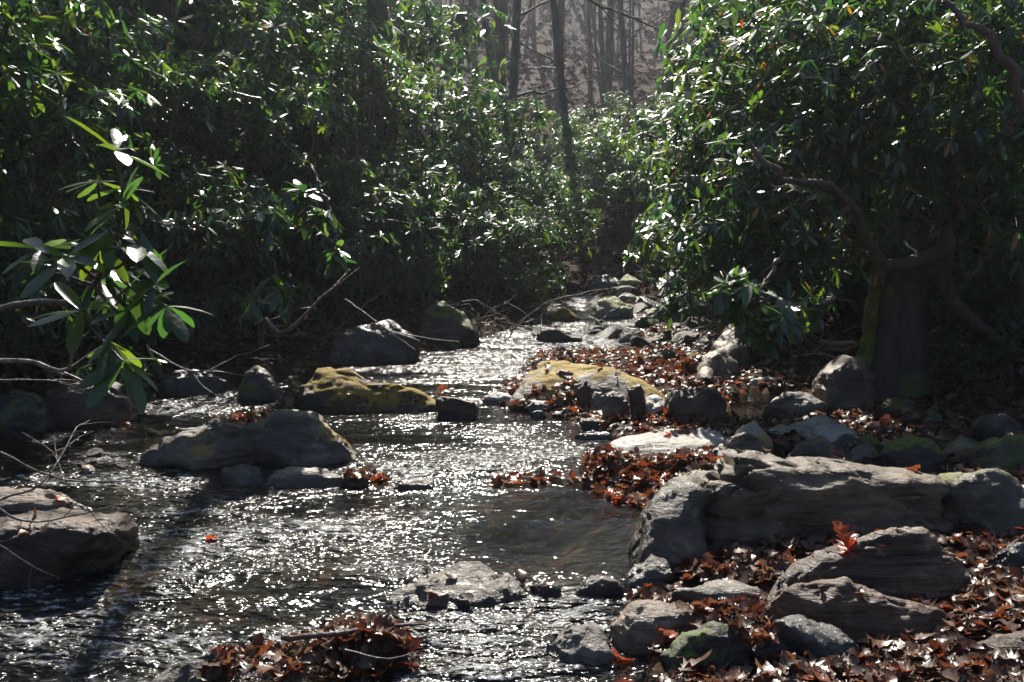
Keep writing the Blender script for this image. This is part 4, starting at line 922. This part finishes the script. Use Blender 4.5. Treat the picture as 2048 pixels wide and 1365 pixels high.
# ------------------------------------------------------------------ trees
def tree_meshes(seed, H=16, r0=.22, bark='bark', lean=0.04, nb=8, low=.25):
    r = np.random.default_rng(seed); n = 26
    P = np.zeros((n, 3)); t = np.linspace(0, 1, n); P[:, 2] = t*H-.3; w = r.normal(0, 1, 4)
    P[:, 0] = lean*H*t*w[0]*.6+.012*H*np.sin(t*5+w[1]); P[:, 1] = lean*H*t*w[2]*.6+.012*H*np.sin(t*4+w[3])
    rad = r0*(1-.75*t)*(1+.45*np.exp(-t*28)); tm = MB(); tm.tube(P, rad, 12, .16, seed); br = MB()
    for k in range(nb):
        f = low+(1-low)*(k+r.random())/nb*.97; i = int(f*(n-1)); a = r.uniform(0, 6.3); L = H*.28*(1.15-f)*r.uniform(.6, 1.2)
        d = np.array([math.cos(a), math.sin(a), r.uniform(.15, .9)]); p = P[i]; e = p+d*L; m = p+d*L*.5+r.normal(0, .06*L, 3)
        B = curve([p, m, e], 10, .012*L, r); rr = rad[i]*.32; br.tube(B, np.linspace(rr, .008, 10), 5)
        for q in range(4):
            j = int(r.integers(2, 9)); dd = d+r.normal(0, .7, 3); Ls = L*r.uniform(.2, .5); s = B[j]; e2 = s+dd*Ls; S = curve([s, (s+e2)/2+r.normal(0, .08*Ls, 3), e2], 6)
            br.tube(S, np.linspace(rr*.35, .005, 6), 4)
            for z in range(3):
                j2 = int(r.integers(1, 6)); d3 = dd+r.normal(0, .9, 3); e3 = S[j2]+d3*Ls*r.uniform(.2, .5); br.tube(curve([S[j2], (S[j2]+e3)/2+r.normal(0, .03, 3), e3], 4), np.linspace(.008, .003, 4), 3)
    return tm.mesh('trunk', M[bark]), br.mesh('crown', M[bark])
TM = [tree_meshes(300+k, H=h, r0=rr, bark=b, lean=l, low=lw) for k, (h, rr, b, l, lw) in enumerate([(17, .2, 'bark', .03, .22), (15, .14, 'bark', .06, .15), (18, .26, 'bark_dark', .03, .25), (13, .1, 'bark', .08, .12), (16, .17, 'bark_dark', .1, .2)])]
def tree(k, x, y, s, rz, label, group=None, tilt=(0, 0), rs=1.0):
    root = bpy.data.objects.new('tree', None); C.objects.link(root); root.location = (x, y, float(terr(x, y)[0][0])); root.rotation_euler = (tilt[0], tilt[1], rz); root.scale = (s*rs, s*rs, s)
    link('trunk', TM[k][0], root); link('crown', TM[k][1], root); return tag(root, label, 'tree', group)
def treep(k, px, Y, *a, **kw): return tree(k, X_(px, Y), Y, *a, **kw)
treep(2, 1000, 27, 1.0, 0, 'thick dark trunk left of the pair of leaning trunks', rs=.5)
treep(4, 1016, 23, .95, 1.0, 'left one of two trunks leaning right together above the rhododendrons', tilt=(0, R(8)), rs=.7)
treep(4, 1030, 23.5, .95, 2.2, 'mossy right one of the two trunks leaning together', tilt=(0, R(14)), rs=.75)
treep(1, 1345, 26, 1.1, 0, 'slender dark trunk rising right of the valley middle', rs=1.0)
treep(2, 1408, 25, 1.0, 2.0, 'straight dark trunk at left edge of the right thicket', rs=.5)
treep(2, 790, 14.5, .9, 3.0, 'dark trunk standing in the hazy sunbeam among rhododendrons', rs=.75, tilt=(0, R(2)))
treep(2, 330, 11.5, .9, 1.0, 'shadowed mossy trunk behind the near rhododendron leaves', rs=.55, tilt=(0, R(1)))
treep(1, 90, 9.8, .8, 4.0, 'leaning dark trunk in the upper left', rs=.9, tilt=(0, R(12)))
treep(1, 1140, 29, 1.0, 4.0, 'thin trunk between the leaning pair and the valley middle', tilt=(0, R(4)))
treep(3, 1250, 30, 1.0, 5.0, 'crooked slim trunk in the valley middle', tilt=(0, R(-3)))
rt = np.random.default_rng(5)
for q in range(95):
    Y = 31+50*rt.random()**1.2; px = rt.uniform(-100, 2150) if q % 3 == 0 else rt.uniform(880, 1500)
    tree(int(rt.integers(0, 5)), X_(px, Y), Y, rt.uniform(.85, 1.3), rt.uniform(0, 6.3), 'bare grey tree on the leaf-covered slope behind', 'bare trees on the far slope', tilt=(rt.normal(0, .04), rt.normal(0, .085)), rs=rt.uniform(.3, .62))
tree_c = stick('branch', [(1150,-20,14),(1190,8,14),(1250,30,14),(1310,55,14),(1345,80,14)], .02, .008, 'dark arching bare bough crossing the top of the valley view', 'bark_dark', 'branch', 7)

# the stump beside the great rhododendron
def stump():
    b = gpix(1800, 800); n = 40; S = 48; t = np.linspace(0, 1, n); a = np.arange(S)/S*2*np.pi
    H = 2.5; rad = .235*(1-.72*t)+.16*np.exp(-t*12); V = []
    for i in range(n):
        fl = 1+.2*np.sin(a*5+.6)*np.exp(-t[i]*3)+.05*np.sin(a*9+t[i]*2)+.035*fbm(np.stack([np.cos(a)*3, np.sin(a)*3, np.full(S, t[i]*1.4)], 1), 4, 5)
        top = .12*np.sin(a*2+1)+.08*vnoise(np.stack([np.cos(a)*3, np.sin(a)*3, a*0], 1), 3)
        V.append(np.stack([np.cos(a)*rad[i]*fl+.3*t[i]**1.6, np.sin(a)*rad[i]*fl+.12*t[i]**2, -.15+t[i]*(H+top)], 1))
    for q, zz in ((.7, -.05), (.35, -.12)): V.append(np.stack([np.cos(a)*rad[-1]*q+.3, np.sin(a)*rad[-1]*q+.12, V[n-1][:, 2]+zz], 1))
    V = np.vstack(V); m = n+2; i = np.arange(m-1)[:, None]*S; j = np.arange(S)[None]; j2 = (j+1) % S
    Q = np.stack([i+j, i+j2, i+S+j2, i+S+j], -1).reshape(-1, 4)
    root = bpy.data.objects.new('tree_stump', None); C.objects.link(root); root.location = (b[0], b[1]+.2, b[2])
    link('trunk', mk_mesh('trunk', V, Q, M['bark_dark']), root)
    tag(root, 'broad dark old stump, tall and tapering, with bright moss on its left edge', 'stump')
    sel = []
    mo = MB(); ang = np.linspace(R(165), R(215), 9); zz = np.linspace(.1, 1.05, 26); P = np.array([[math.cos(x)*(.27-.055*z)+.06*z, math.sin(x)*(.27-.055*z)+.01, z] for z in zz for x in ang])
    P += .018*np.stack([fbm(P*9, 3, 1), fbm(P*9, 3, 2), fbm(P*9, 3, 3)], 1)
    Qm = [[i*9+k, i*9+k+1, i*9+k+10, i*9+k+9] for i in range(25) for k in range(8)]
    Qm = [q for n_, q in enumerate(Qm) if vnoise(P[q[0]][None]*7, 8)[0] > -.35]
    mo.add(P, Qm); link('moss', mo.mesh('moss', M['mossy']), root)
M['mossy'] = rock_mat('bright_moss', ((.1, .13, .02), (.2, .25, .03), (.3, .34, .05)), rough=.8, scale=4)
stump()

# small evergreen sprigs on the right bank floor
def sprig(px, py, s, label, group):
    r = np.random.default_rng(int(px)); b = gpix(px, py); root = bpy.data.objects.new('evergreen_seedling', None); C.objects.link(root); root.location = b
    fol = MB(); k = 7; P = np.stack([r.normal(0, .09, k), r.normal(0, .06, k), r.uniform(.05, .3, k)], 1)*s; whorls(fol, P, np.tile([0, 0, 1.], (k, 1)), .07*s, r, RT3, .2, (4, 7)); st = MB()
    for p in P: st.tube(curve([np.zeros(3), p*.5+r.normal(0, .01, 3), p], 5), np.linspace(.004, .002, 5), 4)
    link('foliage', fol.mesh('foliage', M['rhodo']), root); link('stem', st.mesh('stem', M['stem']), root); tag(root, label, 'seedling', group)
for px, py in [(1900,760),(1950,790),(1880,800),(1985,760),(1930,735),(1985,830),(1860,770)]:
    sprig(px, py, 1.0, 'dark glossy seedling in the leaves right of the stump', 'seedlings right of the stump')

# ------------------------------------------------------------------ light
SUN_AZ, SUN_EL = R(-3), R(46)
s = Vector((math.sin(SUN_AZ)*math.cos(SUN_EL), math.cos(SUN_AZ)*math.cos(SUN_EL), math.sin(SUN_EL)))
sl = bpy.data.lights.new('sun', 'SUN'); so = bpy.data.objects.new('sun', sl); C.objects.link(so); so.location = (0, 0, 30)
so.rotation_euler = s.to_track_quat('Z', 'Y').to_euler(); sl.energy = 5; sl.angle = R(.5); sl.color = (1, .93, .82)
w = bpy.data.worlds.new('World'); sc.world = w; w.use_nodes = True; nt = w.node_tree
sk = nt.nodes.new('ShaderNodeTexSky'); sk.sky_type = 'NISHITA'; sk.sun_disc = False; sk.sun_elevation = SUN_EL; sk.sun_rotation = SUN_AZ % (2*math.pi); sk.ozone_density = 4; sk.dust_density = .4
bg = nt.nodes['Background']; nt.links.new(sk.outputs[0], bg.inputs[0]); bg.inputs[1].default_value = .05
# haze
HAZE = .0011
if HAZE:
    me = bpy.data.meshes.new('haze'); b = bmesh.new(); bmesh.ops.create_cube(b, size=1); b.to_mesh(me); b.free()
    o = link('haze', me); o.location = (0, 58, 30); o.scale = (160, 160, 74); m, nt_, ns, L = newmat('haze_air')
    v = N(nt_, 'ShaderNodeVolumePrincipled'); v.inputs['Density'].default_value = HAZE; v.inputs['Color'].default_value = (.85, .9, 1, 1); v.inputs['Anisotropy'].default_value = .6
    ou = N(nt_, 'ShaderNodeOutputMaterial'); L.new(v.outputs[0], ou.inputs['Volume']); me.materials.append(m); tag(o, kind='stuff')

sc.view_settings.view_transform = 'Standard'; sc.view_settings.look = 'None'; sc.view_settings.exposure = 1.1; sc.view_settings.gamma = 1
cy = sc.cycles
cy.max_bounces = 6; cy.diffuse_bounces = 2; cy.glossy_bounces = 2; cy.transmission_bounces = 3; cy.transparent_max_bounces = 8; cy.volume_bounces = 0
cy.caustics_reflective = False; cy.caustics_refractive = False; cy.use_denoising = True
